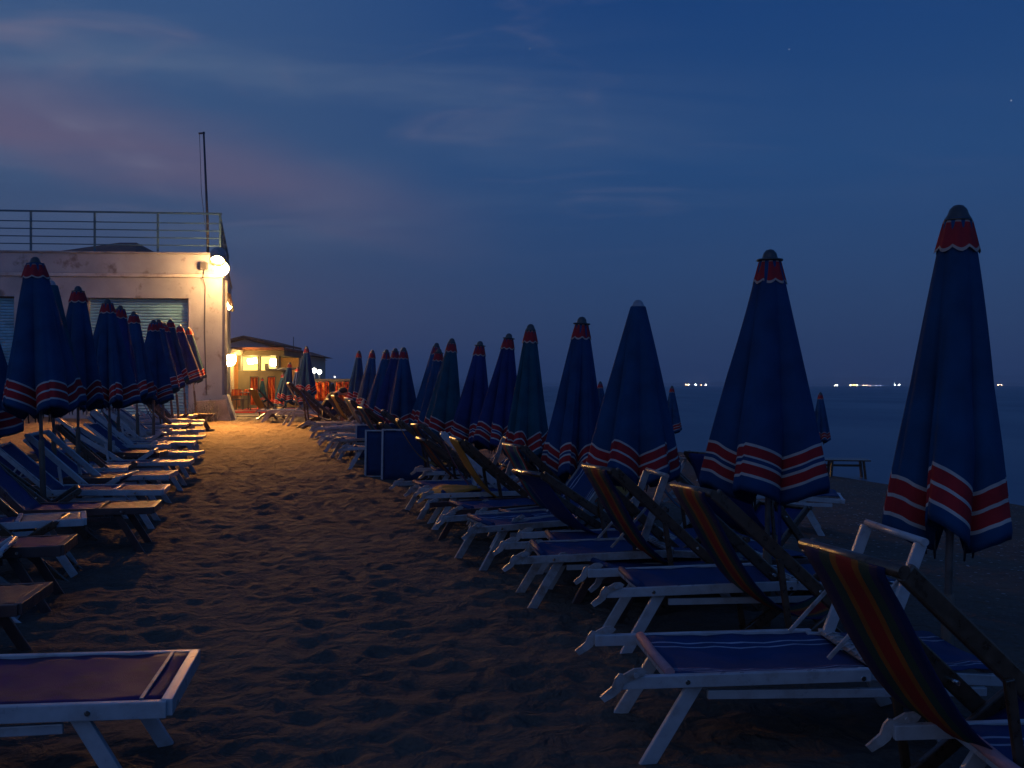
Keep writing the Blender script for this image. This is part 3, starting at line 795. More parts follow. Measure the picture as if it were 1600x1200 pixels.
DP = {'rainbow': (M_WOOD, M_RAINBOW), 'woodblue': (M_WOOD, M_DBLUE), 'ochre': (M_WOOD, M_YEL), 'white': (M_WHITE, M_REDGREEN), 'whiteblue': (M_WHITE, M_BLUE), 'woodred': (M_WOOD, M_REDGREEN), 'lowblue': (M_WOOD, M_DBLUE, True), 'lowrainbow': (M_WOOD, M_RAINBOW, True), 'lowwhite': (M_WHITE, M_BLUE, True)}
DPR = {}; DCN = [0]
def deck(kind, s, u, rotdeg, label, group, scale=1., dz=0., roll=0.):
    if kind not in DPR: DPR[kind] = [deck_proto(*DP[kind]), False]
    pr = DPR[kind]
    o = pr[0] if not pr[1] else copy_tree(pr[0]); pr[1] = True
    DCN[0] += 1; rq = random.Random(DCN[0] * 7)
    if s > 7: s += rq.uniform(-.12, .12); u += rq.uniform(-.12, .16); rotdeg += rq.uniform(-9, 9); roll += rq.uniform(-3, 3)
    x, y = su(s, u)
    o.location = (x, y, gz(x, y) + dz); o.rotation_euler = (R_(rq.uniform(-2, 2)), R_(roll), ANG + R_(rotdeg)); o.scale = (scale,) * 3
    o['label'] = label; o['category'] = 'deck chair'; o['group'] = group
    return o
GRD = 'deck chairs facing the sea on the right of the aisle'
RD_ = [
    ('rainbow', 2.68, 1.85, -2, 'dark wooden deck chair with red, orange and green striped sling, largest in the foreground'),
    ('rainbow', 4.62, 2.24, -4, 'rainbow striped wooden deck chair below the wide-brimmed parasol'),
    ('rainbow', 5.95, 2.2, 0, 'rainbow striped wooden deck chair below the grey-capped parasol'),
    ('lowblue', 7.3, 2.3, 5, 'wooden deck chair with dark blue sling, fourth from the camera on the right'),
    ('woodred', 8.4, 2.15, -2, 'wooden deck chair with green and red sling below the teal parasol'),
    ('ochre', 9.5, 2.12, 4, 'ochre yellow slung wooden deck chair in the middle of the right row'),
    ('white', 10.6, 2.0, -3, 'white framed deck chair amid the dark wooden ones'),
    ('lowrainbow', 11.5, 2.05, 3, 'dark wooden deck chair just right of the blue boards'),
    ('rainbow', 12.5, 2.1, -4, 'wooden deck chair directly behind the blue boards'),
] + [(('ochre', 'lowblue', 'rainbow', 'woodred', 'lowrainbow', 'woodblue', 'white')[k % 7], 13.5 + k * 1.28, 2.05 - .03 * k, (-4, 3, 1, 5, -2)[k % 5], f'deck chair, {ORD[k + 9]} counting from the camera down the right row') for k in range(9)]
for kd, s, u, rt, lab in RD_: deck(kd, s, u, rt, lab, GRD)
for kd, s_, u_, rt, lab in (('woodblue', 6.9, 3.5, 25, 'wooden deck chair on the sea side of the grey-capped parasol pole'), ('woodred', 8.3, 3.6, -20, 'wooden deck chair half hidden behind the blue-banded parasol'),
        ('ochre', 9.6, 3.3, 18, 'ochre deck chair in the shade behind the teal parasol'), ('woodblue', 11.2, 3.4, -12, 'dark deck chair among the pole feet behind the indigo parasol'), ('rainbow', 12.9, 3.3, 16, 'striped deck chair deep among the parasol poles mid row')):
    deck(kd, s_, u_, rt, lab, 'deck chairs on the sea side of the right parasols')
GLD = 'deck chairs facing the aisle on the left'
LD_ = [
    ('white', 6.7, -2.45, 3, 'white framed deck chair with green, blue and red sling at the left edge'),
    ('woodred', 8.2, -2.3, -2, 'dark wooden deck chair between the two nearest left parasols'),
    ('woodblue', 9.9, -2.5, 4, 'wooden deck chair with blue sling behind the nearest left parasol pole'),
    ('whiteblue', 11.6, -2.4, -3, 'white framed blue deck chair, fourth from the camera on the left'),
    ('woodred', 13.1, -2.5, 3, 'wooden deck chair leaning beside white frames in the left row'),
    ('lowwhite', 14.6, -2.4, -4, 'white framed deck chair, sixth from the camera on the left'),
    ('whiteblue', 16.2, -2.5, 2, 'white framed deck chair, seventh from the camera on the left'),
    ('white', 17.7, -2.4, -3, 'white framed striped deck chair, eighth from the camera on the left'),
    ('lowwhite', 19.2, -2.4, 4, 'white framed deck chair, ninth from the camera on the left'),
    ('woodblue', 21.0, -2.4, 0, 'wooden deck chair in the far shade of the left row'),
    ('ochre', 23.0, -2.3, 5, 'ochre slung deck chair at the far end of the left row'),
]
for kd, s, u, rt, lab in LD_: deck(kd, s, u, rt, lab, GLD)
deck('woodred', 25.3, .80, 4, 'big dark wooden deck chair tilted beside the seated person', 'deck chairs near the kiosk', scale=1.25)
deck('woodblue', 24.2, 1.25, -8, 'low dark deck chair under the seated person', 'deck chairs near the kiosk', scale=1.1)
deck('ochre', 29.8, -.1, 30, 'deck chair standing folded up on the red carpet', 'deck chairs near the kiosk')

# ------------------------------------------------------------------ sun beds stood on their sides (blue boards)
def board(px, ytop, ybot, wpx, depth, yaw, label, inner=False):
    x = at(px, depth); g = gz(x, depth); h = (ybot - ytop) * depth / F; w = wpx * depth / F
    o = thing('folded_sun_bed', label, 'folded sun bed', (x, depth, g - .03), (R_(-4), 0, R_(yaw)), 'folded sun beds stood on edge in the aisle')
    h += .03
    g_ = [[(w * j / 8, .012 * math.sin(j * .9 + i), .03 + (h - .06) * i / 6) for j in range(9)] for i in range(7)]
    put('canvas', MB().sheet(g_, thick=.008).mesh('canvas', M_BLUE), o)
    for a, b in (((0, 0, 0), (0, 0, h)), ((w, 0, 0), (w, 0, h))):
        put('frame_post', MB().bar(a, b, .03, .045, up=(0, 1, 0)).mesh('frame_post', M_WHITE), o)
    for zz_ in (.012, h - .012):
        put('frame_rail', MB().bar((.016, 0, zz_), (w - .016, 0, zz_), .04, .022).mesh('frame_rail', M_WHITE), o)
    for a in (.18, .82):
        put('leg', MB().bar((w * a, .035, h * .85), (w * a + .05, .3, 0), .02, .035).mesh('leg', M_WORN), o)
    return o
board(597, 680, 760, 75, 14.3, -6, 'blue board-like folded sun bed with white edging, nearest and widest of the three')
board(571, 681, 752, 60, 14.9, -4, 'blue folded sun bed edged in white, middle one of the three boards')
board(556, 670, 722, 58, 17.6, -10, 'dark folded sun bed with pale top rail, farthest of the three boards')
# bright ochre cushion end catching the lamp
def towel():
    x, y = su(9.95, 1.98)
    o = thing('towel', 'ochre towel draped over a sun bed end nearest the blue boards', 'towel', (x, y, gz(x, y) + .385), (0, 0, ANG))
    g = [[(-.30 + .05 * i, -.26 + .065 * j, .02 * math.sin(j * 1.3 + i * .7) - max(0, (.12 - (-.30 + .05 * i)) - .1) ** 1.6 * .55) for j in range(9)] for i in range(13)]
    put('cloth', MB().sheet(g, thick=.012).mesh('cloth', M_YEL), o)
towel()

# ------------------------------------------------------------------ table near the water
def table():
    x, y = onplane(1312, 725, .12 - .1)
    d = 21.6; x = at(1316, d); g = gz(x, d)
    o = thing('picnic_table', 'low wooden table standing on pebbles at the water edge', 'table', (x, d, g), (0, 0, R_(-10)))
    mb = MB()
    for k in range(4): mb.bar((-.62, -.24 + .16 * k, .40), (.56, -.24 + .16 * k, .40), .15, .03)
    put('tabletop', mb.mesh('tabletop', M_WOOD), o)
    for a, b in ((-.5, 0), (-.25, 0), (.42, 1)):
        for s in (-.22, .22):
            put('leg', MB().bar((a, s, .385), (a + (.05 if b else -.04), s * 1.1, -.1), .05, .05).mesh('leg', M_WOOD), o)
    put('stretcher', MB().bar((-.5, 0, .27), (.42, 0, .27), .03, .05).mesh('stretcher', M_WOOD), o)
table()

# ------------------------------------------------------------------ building with roller shutters
M_WALL = pbr('lime_wall', (.33, .335, .345), rough=.9, noise=.12, nscale=1.2, bump=.4, bscale=18, dirt=((.13, .105, .09), 1.5, .56, .64, .8))
M_TRIM = pbr('trim_wall', (.46, .43, .40), rough=.9, noise=.1, nscale=2, bump=.3, bscale=20, dirt=((.2, .15, .12), 2.6, .5, .68, .8))
M_SHUT = pbr('teal_shutter', (.19, .42, .50), rough=.45, noise=.08, nscale=3, dirt=((.04, .12, .13), 2.0, .52, .7, .6))
M_RAIL = pbr('rail_paint', (.05, .11, .15), rough=.5, metal=.2)
M_DARKM = pbr('dark_metal', (.045, .045, .05), rough=.5)
M_TILE = pbr('roof_tiles', (.22, .09, .055), rough=.9, noise=.3, nscale=3)
M_CONC = pbr('concrete', (.3, .29, .28), rough=.9, noise=.2, nscale=3, bump=.4, bscale=25, dirt=((.13, .12, .12), 2.2, .5, .7, .8))
S0, UC = 30.3, -.95
bx_, by_ = su(S0, UC); BZ = .40
bld = thing('beach_building', 'white rendered beach building with roller shutters and a railed roof terrace', 'building', (bx_, by_, 0), (0, 0, ANG))
# local: x along wall (negative left), y into depth; z up world
def bpart(name, mb, mat, parent=None, **kw):
    return put(name, mb.mesh(name, mat), parent or bld, **kw)
ZT = 5.42
SH = [(-3.97, -.985, 4.10), (-9.2, -6.04, 4.12)]       # shutter openings (x0,x1,top)
FR = dict(rot=(0, 0, R_(5) - ANG))                      # the front runs at a slightly blunt angle to the side
mb = MB()
mb.box((-.985, 0, BZ - .5), (0, .35, 4.72)); mb.box((-6.04, 0, BZ - .5), (-3.97, .35, 4.72)); mb.box((-13, 0, BZ - .5), (-9.2, .35, 4.72))
mb.box((-3.97, .001, 4.10), (-.985, .351, 4.72)); mb.box((-9.2, .001, 4.12), (-6.04, .351, 4.72))
bpart('wall', mb, M_WALL, **FR)
bpart('side_wall', MB().box((-.35, .36, BZ - .5), (-.002, 10.5, 4.72)), M_WALL)
bpart('cornice', MB().box((-13, -.055, 4.723), (.05, .40, 4.83), .02), M_TRIM, **FR)
bpart('cornice', MB().box((-.3, .42, 4.725), (.05, 10.6, 4.828), .02), M_TRIM)
bpart('parapet', MB().box((-13, -.03, 4.833), (.025, .22, ZT), .015), M_WALL, **FR)
bpart('parapet', MB().box((-.22, .235, 4.834), (.03, 10.5, ZT - .002), .015), M_WALL)
bpart('coping', MB().box((-13, -.07, ZT + .003), (.06, .26, ZT + .06), .012), M_CONC, **FR)
bpart('coping', MB().box((-.26, .275, ZT + .001), (.071, 10.5, ZT + .057), .012), M_CONC)
bpart('roof', MB().box((-12, 1.4, 4.70), (-.36, 10.4, 4.80)), M_CONC)
for (a, b, top) in SH:
    mb = MB(); z = BZ
    n = int((top - BZ) / .09)
    for k in range(n):
        z0 = BZ + k * .09
        pts = [(a + .05, .20, z0), (a + .05, .165, z0 + .01), (a + .05, .155, z0 + .045), (a + .05, .17, z0 + .078), (a + .05, .20, z0 + .086)]
        mb.prism(pts, (b - a - .1, 0, 0))
    bpart('roller_shutter', mb, M_SHUT, **FR)
    bpart('shutter_guide', MB().box((a + .001, .10, BZ), (a + .05, .20, top)), M_TRIM, **FR); bpart('shutter_guide', MB().box((b - .05, .10, BZ), (b - .001, .20, top)), M_TRIM, **FR)
# roof railing
zr0, zr1 = ZT + .06, 6.68
for x in [-.08 - 1.84 * k for k in range(7)]:
    bpart('rail_post', MB().box((x - .028, .07, zr0), (x + .028, .12, zr1 - .026)), M_RAIL, **FR)
for k in range(1, 6):
    bpart('rail_post', MB().box((-.11, .095 + 2 * k - .025, zr0), (-.06, .095 + 2 * k + .025, zr1 - .026)), M_RAIL)
bpart('handrail', MB().bar((-13, .095, zr1), (-.03, .095, zr1), .06, .05), M_RAIL, **FR)
bpart('handrail', MB().bar((-.085, .15, zr1 - .002), (-.085, 10.4, zr1 - .002), .06, .05), M_RAIL)
for k in range(4):
    zz_ = zr0 + .22 + k * .225
    bpart('rail_bar', MB().bar((-13, .06, zz_), (-.05, .06, zz_), .026, .032), M_RAIL, **FR)
    bpart('rail_bar', MB().bar((-.052, .13, zz_), (-.052, 10.4, zz_), .026, .032), M_RAIL)
# tall mast on the roof corner
mst = thing('mast', 'thin tall mast with a short arm on the roof terrace corner', 'mast', (*(Vector((bx_, by_)) + Vector((math.cos(ANG), math.sin(ANG))) * -.55)[:], ZT + .06), (0, 0, ANG))
mst.location.z = 4.95
put('pole', MB().tube([(.12, .5, 0), (.10, .5, 1.6), (-.01, .5, 4.28)], [.045, .04, .028], 12).mesh('pole', M_DARKM), mst)
put('arm', MB().bar((.03, .5, 4.25), (-.16, .5, 4.22), .04, .05).mesh('arm', M_DARKM), mst)
put('halyard', MB().tube([(-.13, .5, 4.2), (-.08, .5, 2.5), (.05, .5, 1.2)], .008, 6).mesh('halyard', M_DARKM), mst)
# side wall shutters and pipe
bpart('side_shutter', MB().box((.0, 1.2, 1.0), (.05, 3.4, 4.2), .01), M_DARKM)
bpart('side_shutter', MB().box((.0, 4.4, 1.0), (.05, 6.6, 4.2), .01), M_DARKM)
bpart('drain_pipe', MB().tube([(.09, .5, BZ), (.09, .5, 4.7)], .05, 12), M_CONC)
bpart('junction_box', MB().box((-.62, -.16, 4.96), (-.42, -.032, 5.18), .01), M_DARKM, **FR)
bpart('cable', MB().tube([(-.52, -.05, 4.96), (-.55, -.075, 4.7), (-.5, -.02, 4.5), (-.52, -.02, 3.2), (-.46, -.02, 1.2)], .011, 6), M_DARKM, **FR)
bpart('awning_roll', MB().tube([(.14, 1.0, 4.3), (.14, 7, 4.3)], .08, 12), M_BROWNC)
# concrete base buttress at the corner
bt = thing('buttress', 'sloping pale concrete block at the foot of the building corner', 'buttress', (bx_, by_, 0), (0, 0, ANG))
put('block', MB().prism([(-.75, -.75, BZ - .4), (.36, -.75, BZ - .4), (.12, -.75, BZ + .66), (-.75, -.75, BZ + .60)], (0, .745, 0)).mesh('block', M_CONC), bt)
put('side_block', MB().prism([(.003, .0, BZ - .4), (.52, .0, BZ - .4), (.14, .0, BZ + .78), (.003, .0, BZ + .78)], (0, 2.4, 0)).mesh('side_block', M_CONC), bt)
# weeds at wall foot
mb = MB(); rg = random.Random(3)
for k in range(46):
    a = rg.uniform(-.95, -.1); y0 = -.78 - rg.uniform(.02, .3); hh_ = rg.uniform(.2, .75)
    base = Vector((a, y0, BZ - .05)); top = base + Vector((rg.uniform(-.25, .25), rg.uniform(-.12, .05), hh_))
    mb.tube([base, base.lerp(top, .5) + Vector((rg.uniform(-.03, .03), 0, .02)), top], [.006, .005, .002], 5)
    for q in range(7):
        f = rg.uniform(.3, 1); c0 = base.lerp(top, f); dv = Vector((rg.uniform(-1, 1), rg.uniform(-1, 1), rg.uniform(-.3, .8))).normalized() * rg.uniform(.04, .09)
        sd = dv.cross(Vector((0, 0, 1))).normalized() * .016
        vs = [mb.bm.verts.new(p) for p in (c0, c0 + dv * .5 + sd, c0 + dv, c0 + dv * .5 - sd)]
        mb.bm.faces.new(vs)
wd = put('weeds', mb.mesh('weeds', pbr('weed_leaf', (.05, .06, .035), rough=.8)), None, (bx_, by_, 0), (0, 0, ANG))
wd['label'] = 'scruffy dark weeds growing at the foot of the white pillar'; wd['category'] = 'weeds'

# ------------------------------------------------------------------ lamps
def lamp_dir(frm, to): return (Vector(to) - Vector(frm)).to_track_quat('-Z', 'Y').to_euler()
WARM = (1, .47, .13)
lx, ly = su(S0 - .75, UC + .02); lz = zat(417, ly)
fl = thing('floodlight', 'glaring orange floodlight on a bracket at the roof corner', 'floodlight', (lx, ly, lz))
aim = lamp_dir((lx, ly, lz), (-7.95, 24.7, 0))
dn = Vector((-6.3 - lx, 19 - ly, -lz)).normalized()
put('housing', MB().lathe([(.05, .13), (.12, .12), (.20, .04), (.225, .0), (.225, -.34), (.212, -.34), (.208, .005)][::-1], 28).mesh('housing', M_WORN), fl, rot=aim, loc=(.0, -.35, .36))
put('lens', MB().lathe([(.001, -.03), (.10, -.027), (.17, -.014), (.195, .0), (.195, .003)], 28).mesh('lens', emit('flood_lens', (1, .40, .075), 11500)), fl, rot=aim, loc=(.0, -.35, .36))
put('globe', MB().sphere((0, 0, 0), .20, n=24).mesh('globe', emit('flood_globe', (1, .52, .19), 300)), fl, loc=(0, -.05, -.06))
put('bracket', MB().bar((0, -.30, .34), (-.06, .72, .34), .05, .05).bar((0, -.05, .14), (0, -.05, .31), .05, .05, up=(0, 1, 0)).mesh('bracket', M_DARKM), fl, rot=(0, 0, ANG))
def globe_lamp(px, py, d, r, strength, label, arm=(0, .5, 0), colr=(1, .56, .2), name='wall_lamp', cat='lamp', group=None):
    x, z = at(px, d), zat(py, d)
    o = thing(name, label, cat, (x, d, z), group=group)
    put('globe', MB().sphere((0, 0, 0), r, n=20).mesh('globe', emit(f'lamp_glow_{px}', colr, strength)), o)
    if arm is not None:
        a = Vector(arm)
        put('arm', MB().tube([a.normalized() * (r * 1.02), a], .018, 8).mesh('arm', M_DARKM), o)
    return o
globe_lamp(356, 478, 33.5, .13, 160, 'small orange lamp on the side wall below the floodlight', (-.35, .1, .15))
globe_lamp(359, 563, 32.0, .19, 620, 'round orange globe lamp beside the kiosk entrance', (-.28, -.05, .05), colr=(1, .55, .17))

# ------------------------------------------------------------------ kiosk and red carpet
M_OCH = pbr('ochre_wall', (.45, .22, .07), rough=.85, dirt=((.25, .14, .06), 2, .5, .7, .6))
M_GREYG = pbr('grey_panel', (.12, .115, .09), rough=.8, noise=.2, nscale=2)
M_PINKW = pbr('pink_wall', (.58, .50, .48), rough=.9)
M_PALE = pbr('pale_wall', (.5, .42, .32), rough=.9)
D = 42.0; GK = gz(at(400, D), D); GK = .38
def KX(px, d=D): return at(px, d)
def KZ(py, d=D): return zat(py, d)
kx0 = KX(372); kk = thing('kiosk', 'beach kiosk with two bright yellow windows above a grey counter', 'kiosk', (kx0, D, GK))
def kb(name, px0, px1, py0, py1, y0, y1, mat, parent=None, d=D, bev=.0):
    # box spanning photo pixels px0..px1, py0(top)..py1(bottom), between local depths y0..y1
    return put(name, MB().box((KX(px0, d) - kx0, y0, KZ(py1, d) - GK), (KX(px1, d) - kx0, y1, KZ(py0, d) - GK), bev).mesh(name, mat), parent or kk)
kb('counter', 372, 443, 579, 640, 0, .6, M_GREYG)
kb('back_wall', 372, 443, 545, 641, 3.0, 3.2, M_OCH)
kb('wall_post', 372, 376, 556, 578.7, 0, .3, M_GREYG); kb('wall_post', 402.5, 404.5, 556, 578.7, .0, .2, M_DARKM); kb('wall_post', 431, 436, 556, 578.7, 0, .3, M_GREYG)
kb('fascia', 370, 445, 548, 556, -.15, 3.2, M_GREYG)
kb('roof', 366, 448, 543.5, 547.8, -.6, 3.3, M_TILE)
M_WIN = emit('window_light', (1, .68, .16), 2.2)
w1 = kb('window', 376.3, 402.3, 557, 578.4, .35, .38, M_WIN); w2 = kb('window', 404.8, 430.8, 557, 578.4, .35, .38, M_WIN)
put('tube_light', MB().tube([(KX(385) - kx0, .28, KZ(565) - GK), (KX(398) - kx0, .28, KZ(563) - GK)], .12, 12).mesh('tube_light', emit('tube_glow', (1, .70, .25), 85)), kk)
put('tube_light', MB().tube([(KX(421) - kx0, .28, KZ(566) - GK), (KX(429) - kx0, .28, KZ(566) - GK)], .16, 12).mesh('tube_light', emit('tube_glow', (1, .70, .25), 85)), kk)
put('awning', MB().bar((KX(446) - kx0, -1.4, KZ(579) - GK), (KX(446) - kx0, .4, KZ(575) - GK), 1.0, .06).mesh('awning', M_GREYG), kk)
# dark drinks-machine-shaped box standing in for a server silhouette at the window
kb('silhouette_box', 412, 418, 568, 578.3, .2, .32, M_DARKM)
# lit porch left of kiosk
pr_ = thing('porch', 'ochre lit porch with pale columns between the building and the kiosk', 'porch', (KX(350), D - 2, GK))
kx0 = KX(350)
def pb(name, px0, px1, py0, py1, y0, y1, mat):
    return put(name, MB().box((KX(px0) - kx0, y0, KZ(py1) - GK), (KX(px1) - kx0, y1, KZ(py0) - GK)).mesh(name, mat), pr_)
pb('back_wall', 345, 371, 556, 641, 2.2, 2.4, M_OCH)
pb('column', 366.5, 371, 556, 612, 1.2, 1.5, M_PALE); pb('column', 361, 364, 556, 612, 1.6, 1.8, M_PALE)
pb('low_wall', 356, 384, 612.5, 634, .9, 1.15, M_OCH)
put('canopy_roof', MB().prism([(KX(340) - kx0, 0, KZ(556) - GK), (KX(378) - kx0, 0, KZ(556) - GK), (KX(384) - kx0, 0, KZ(548) - GK), (KX(340) - kx0, 0, KZ(545) - GK)], (0, 2.4, 0)).mesh('canopy_roof', M_PALE), pr_)
pb('door_curtain', 358, 361, 575, 612, 2.0, 2.1, M_ORANGE)
globe_lamp(364, 558.5, 40.9, .13, 330, 'hot yellow lamp under the porch roof beside the kiosk', (0, 0, .35), colr=(1, .5, .12))
def bar_chair(px, d, yaw, label):
    o = thing('bar_chair', label, 'chair', (at(px, d), d, .455), (0, 0, R_(yaw)), 'chairs in front of the kiosk')
    put('seat', MB().box((-.2, -.2, .43), (.2, .2, .46), .01).mesh('seat', M_DARKM), o)
    g = [[(-.2 + .4 * j / 6, .2 + .02 * math.sin(math.pi * j / 6) + .05 * i / 4, .60 + .26 * i / 4) for j in range(7)] for i in range(5)]
    put('backrest', MB().sheet(g, thick=.015).mesh('backrest', M_ORANGE), o)
    for sx2 in (-1, 1):
        put('leg', MB().bar((sx2 * .18, -.18, .429), (sx2 * .2, -.2, 0), .025, .025, up=(1, 0, 0)).mesh('leg', M_DARKM), o)
        put('leg', MB().bar((sx2 * .18, .25, .86), (sx2 * .2, .2, 0), .025, .025, up=(1, 0, 0)).mesh('leg', M_DARKM), o)
bar_chair(371, 39.2, 20, 'dark bar chair nearest the porch columns'); bar_chair(380, 40.2, -30, 'dark bar chair between the porch and the kiosk counter'); bar_chair(435, 38.5, 150, 'dark bar chair at the right end of the red carpet')
bt2 = thing('bar_table', 'small round bar table in front of the kiosk counter', 'table', (at(388, 39.6), 39.6, .455))
put('tabletop', MB().lathe([(.01, 0), (.34, .0), (.35, .012), (.34, .025), (.01, .025)], 24, (0, 0, .72)).mesh('tabletop', M_WHITE), bt2)
put('leg', MB().tube([(0, 0, 0), (0, 0, .72)], .03, 10).mesh('leg', M_DARKM), bt2)
# red carpet
m_ = pbr('red_carpet', uvstripes([(0, (.5, .02, .015)), (.3, (.6, .35, .25)), (.42, (.5, .02, .015)), (.72, (.5, .3, .2)), (.78, (.5, .02, .015))], 1), rough=.9)
g = []
for i in range(9):
    row = []
    for j in range(9):
        d_ = 36.5 + 6.4 * i / 8; xx = at(366 + 82 * j / 8, 39.0)
        row.append((xx - at(366, 39), d_ - 36.5, .02 + .004 * math.sin(i + j)))
    g.append(row)
cp = thing('red_carpet', 'bright red striped carpet laid before the kiosk', 'carpet', (at(366, 39), 35.4, .455))
put('cloth', MB().sheet(g, thick=.02).mesh('cloth', m_), cp)
rb_ = thing('red_bench', 'bright red low bench standing on the striped carpet', 'bench', (at(420, 37.5), 37.5, .47))
put('seat', MB().box((-.45, -.2, .38), (.45, .2, .44), .01).mesh('seat', pbr('red_paint', (.6, .03, .02), rough=.4)), rb_)
for a in (-.38, .38): put('leg', MB().box((a - .03, -.17, 0), (a + .03, .17, .378)).mesh('leg', MATS['red_paint']), rb_)
# steps / paving
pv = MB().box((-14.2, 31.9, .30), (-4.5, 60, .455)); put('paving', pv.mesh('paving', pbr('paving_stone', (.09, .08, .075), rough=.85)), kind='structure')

# pleated orange cloths
def pleats(px0, px1, py0, py1, d, label, name='orange_curtain', mat=None):
    x0, x1 = at(px0, d), at(px1, d); z0, z1 = zat(py1, d), zat(py0, d)
    o = thing(name, label, 'curtain', ((x0 + x1) / 2, d, z0), group='orange pleated curtains lit by the lamps')
    w = (x1 - x0); n = 46
    g = [[(-w / 2 + w * j / n + .01 * math.sin(i * 2 + j), .06 * math.sin(j * 1.25) * (.6 + .4 * i / 6), (z1 - z0) * (1 - i / 6) + .02 * math.sin(j * .9)) for j in range(n + 1)] for i in range(7)]
    put('cloth', MB().sheet(g, thick=.01).mesh('cloth', mat or M_ORANGE), o)
    put('rail', MB().tube([(-w / 2 - .03, 0, z1 - z0 + .03), (w / 2 + .03, 0, z1 - z0 + .03)], .018, 8).mesh('rail', M_DARKM), o)
    for s in (-1, 1): put('post', MB().bar((s * (w / 2 + .03), .05, z1 - z0 + .03), (s * (w / 2 + .03), .05, gz(at(px0, d), d) - z0 - .1), .04, .04).mesh('post', M_DARKM), o)
    return o
pleats(493, 514, 597, 626, 34, 'glowing orange pleated curtain just right of the large dark parasol')
pleats(525, 545, 597, 626, 33, 'orange pleated curtain beside the last parasol of the right row')
pleats(392, 402, 590, 632, 38, 'narrow orange curtain left of the small greenish parasol')
pleats(419, 429, 590, 632, 38, 'narrow orange curtain right of the small greenish parasol')
ob = thing('booth', 'dark flat roofed booth behind the orange curtains', 'booth', (at(514, 37), 37, gz(at(514, 37), 37)))
for a in (-.8, .8):
    put('wall', MB().box((a - .04, 0, -.1), (a + .04, 1.2, zat(598, 37) - ob.location.z)).mesh('wall', M_DARKM), ob)
put('roof', MB().box((-.95, -.2, zat(598, 37) - ob.location.z + .002), (.9, 1.4, zat(592, 37) - ob.location.z), .02).mesh('roof', M_DARKM), ob)

# ------------------------------------------------------------------ houses beyond
def house(label, px0, px1, ytop, yeave, d, depth, wall, windows=(), gable=False, lean=0):
    x0, x1 = at(px0, d), at(px1, d); ze, zt = zat(yeave, d), zat(ytop, d if gable else d + depth / 2); w = x1 - x0
    o = thing('house', label, 'house', ((x0 + x1) / 2, d, .3))
    put('wall', MB().box((-w / 2, 0, -.5), (w / 2, depth, ze - .3)).mesh('wall', wall), o)
    e = .5
    mb = MB()
    if gable:
        mb.prism([(-w / 2 - e, -.4, ze - .3), (0, -.4, zt - .3), (w / 2 + e, -.4, ze - .3), (w / 2 + e, -.4, ze - .12), (0, -.4, zt - .08), (-w / 2 - e, -.4, ze - .12)][::-1], (0, depth + .8, 0))
        put('gable_wall', MB().prism([(-w / 2, .01, ze - .3), (w / 2, .01, ze - .3), (0, .01, zt - .36)][::-1], (0, depth - .02, 0)).mesh('gable_wall', wall), o)
    else:
        v = [mb.bm.verts.new(p) for p in ((-w / 2 - e, -e, ze - .3), (w / 2 + e, -e, ze - .3), (w / 2 + e, depth + e, ze - .3), (-w / 2 - e, depth + e, ze - .3), (-w * .12, depth / 2, zt - .3), (w * .12, depth / 2, zt - .3))]
        for f in ((0, 1, 5, 4), (1, 2, 5), (2, 3, 4, 5), (3, 0, 4), (3, 2, 1, 0)): mb.bm.faces.new([v[k] for k in f])
    rf = put('roof', mb.mesh('roof', M_TILE), o)
    return o
house('house with a low brown gable roof rising behind the kiosk', 345, 420, 529, 540, 75, 9, M_PINKW, gable=True)
h2 = house('brown tiled house right of the gabled one behind the kiosk', 416, 462, 547, 558, 70, 9, M_TILE)
house('small pale house at the right end of the background roofs', 455, 482, 550, 556, 66, 6, M_PALE)
h3 = house('hip roofed house showing just above the roof terrace', 85, 205, 379, 397.5, 60, 11, M_PINKW)
put('chimney', MB().box((-.35, 4.5, zat(384, 60) - .3), (.1, 5, zat(376, 60) - .3)).mesh('chimney', M_PALE), h3)
put('antenna', MB().tube([(0, 4, zat(545, 70) - .3), (0, 4, zat(522, 70) - .3)], .03, 6).mesh('antenna', M_DARKM), h2)
# dark shrub line far left of sea
def far_trees():
    rg = random.Random(7)
    for k, (px, d, hpx) in enumerate(((530, 95, 10), (548, 110, 9), (515, 90, 8))):
        x = at(px, d); o = thing('tree', ('low dark tree beyond the booth', 'low dark tree at the shore end beyond the parasols', 'low dark tree just behind the booth roof')[k], 'tree', (x, d, 0))
        H = zat(HOR - hpx * .3, d)
        put('trunk', MB().tube([(0, 0, -.3), (.1, 0, H * .6)], [.16, .09], 8).mesh('trunk', M_WOOD), o)
        mb = MB()
        for q in range(420):
            a = rg.uniform(0, 6.28); r = rg.uniform(0, 1) ** .6; c = Vector((math.cos(a) * r * 2.6, math.sin(a) * r * 2, H * (.62 + .4 * rg.random() * (1 - r * .6))))
            n = Vector((rg.uniform(-1, 1), rg.uniform(-1, 1), rg.uniform(-1, 1))).normalized(); u = n.orthogonal().normalized() * .22; v = n.cross(u)
            mb.bm.faces.new([mb.bm.verts.new(p) for p in (c + u, c + v, c - u, c - v)])
        put('crown', mb.mesh('crown', pbr('far_leaf', (.04, .05, .03), rough=.9)), o)
far_trees()

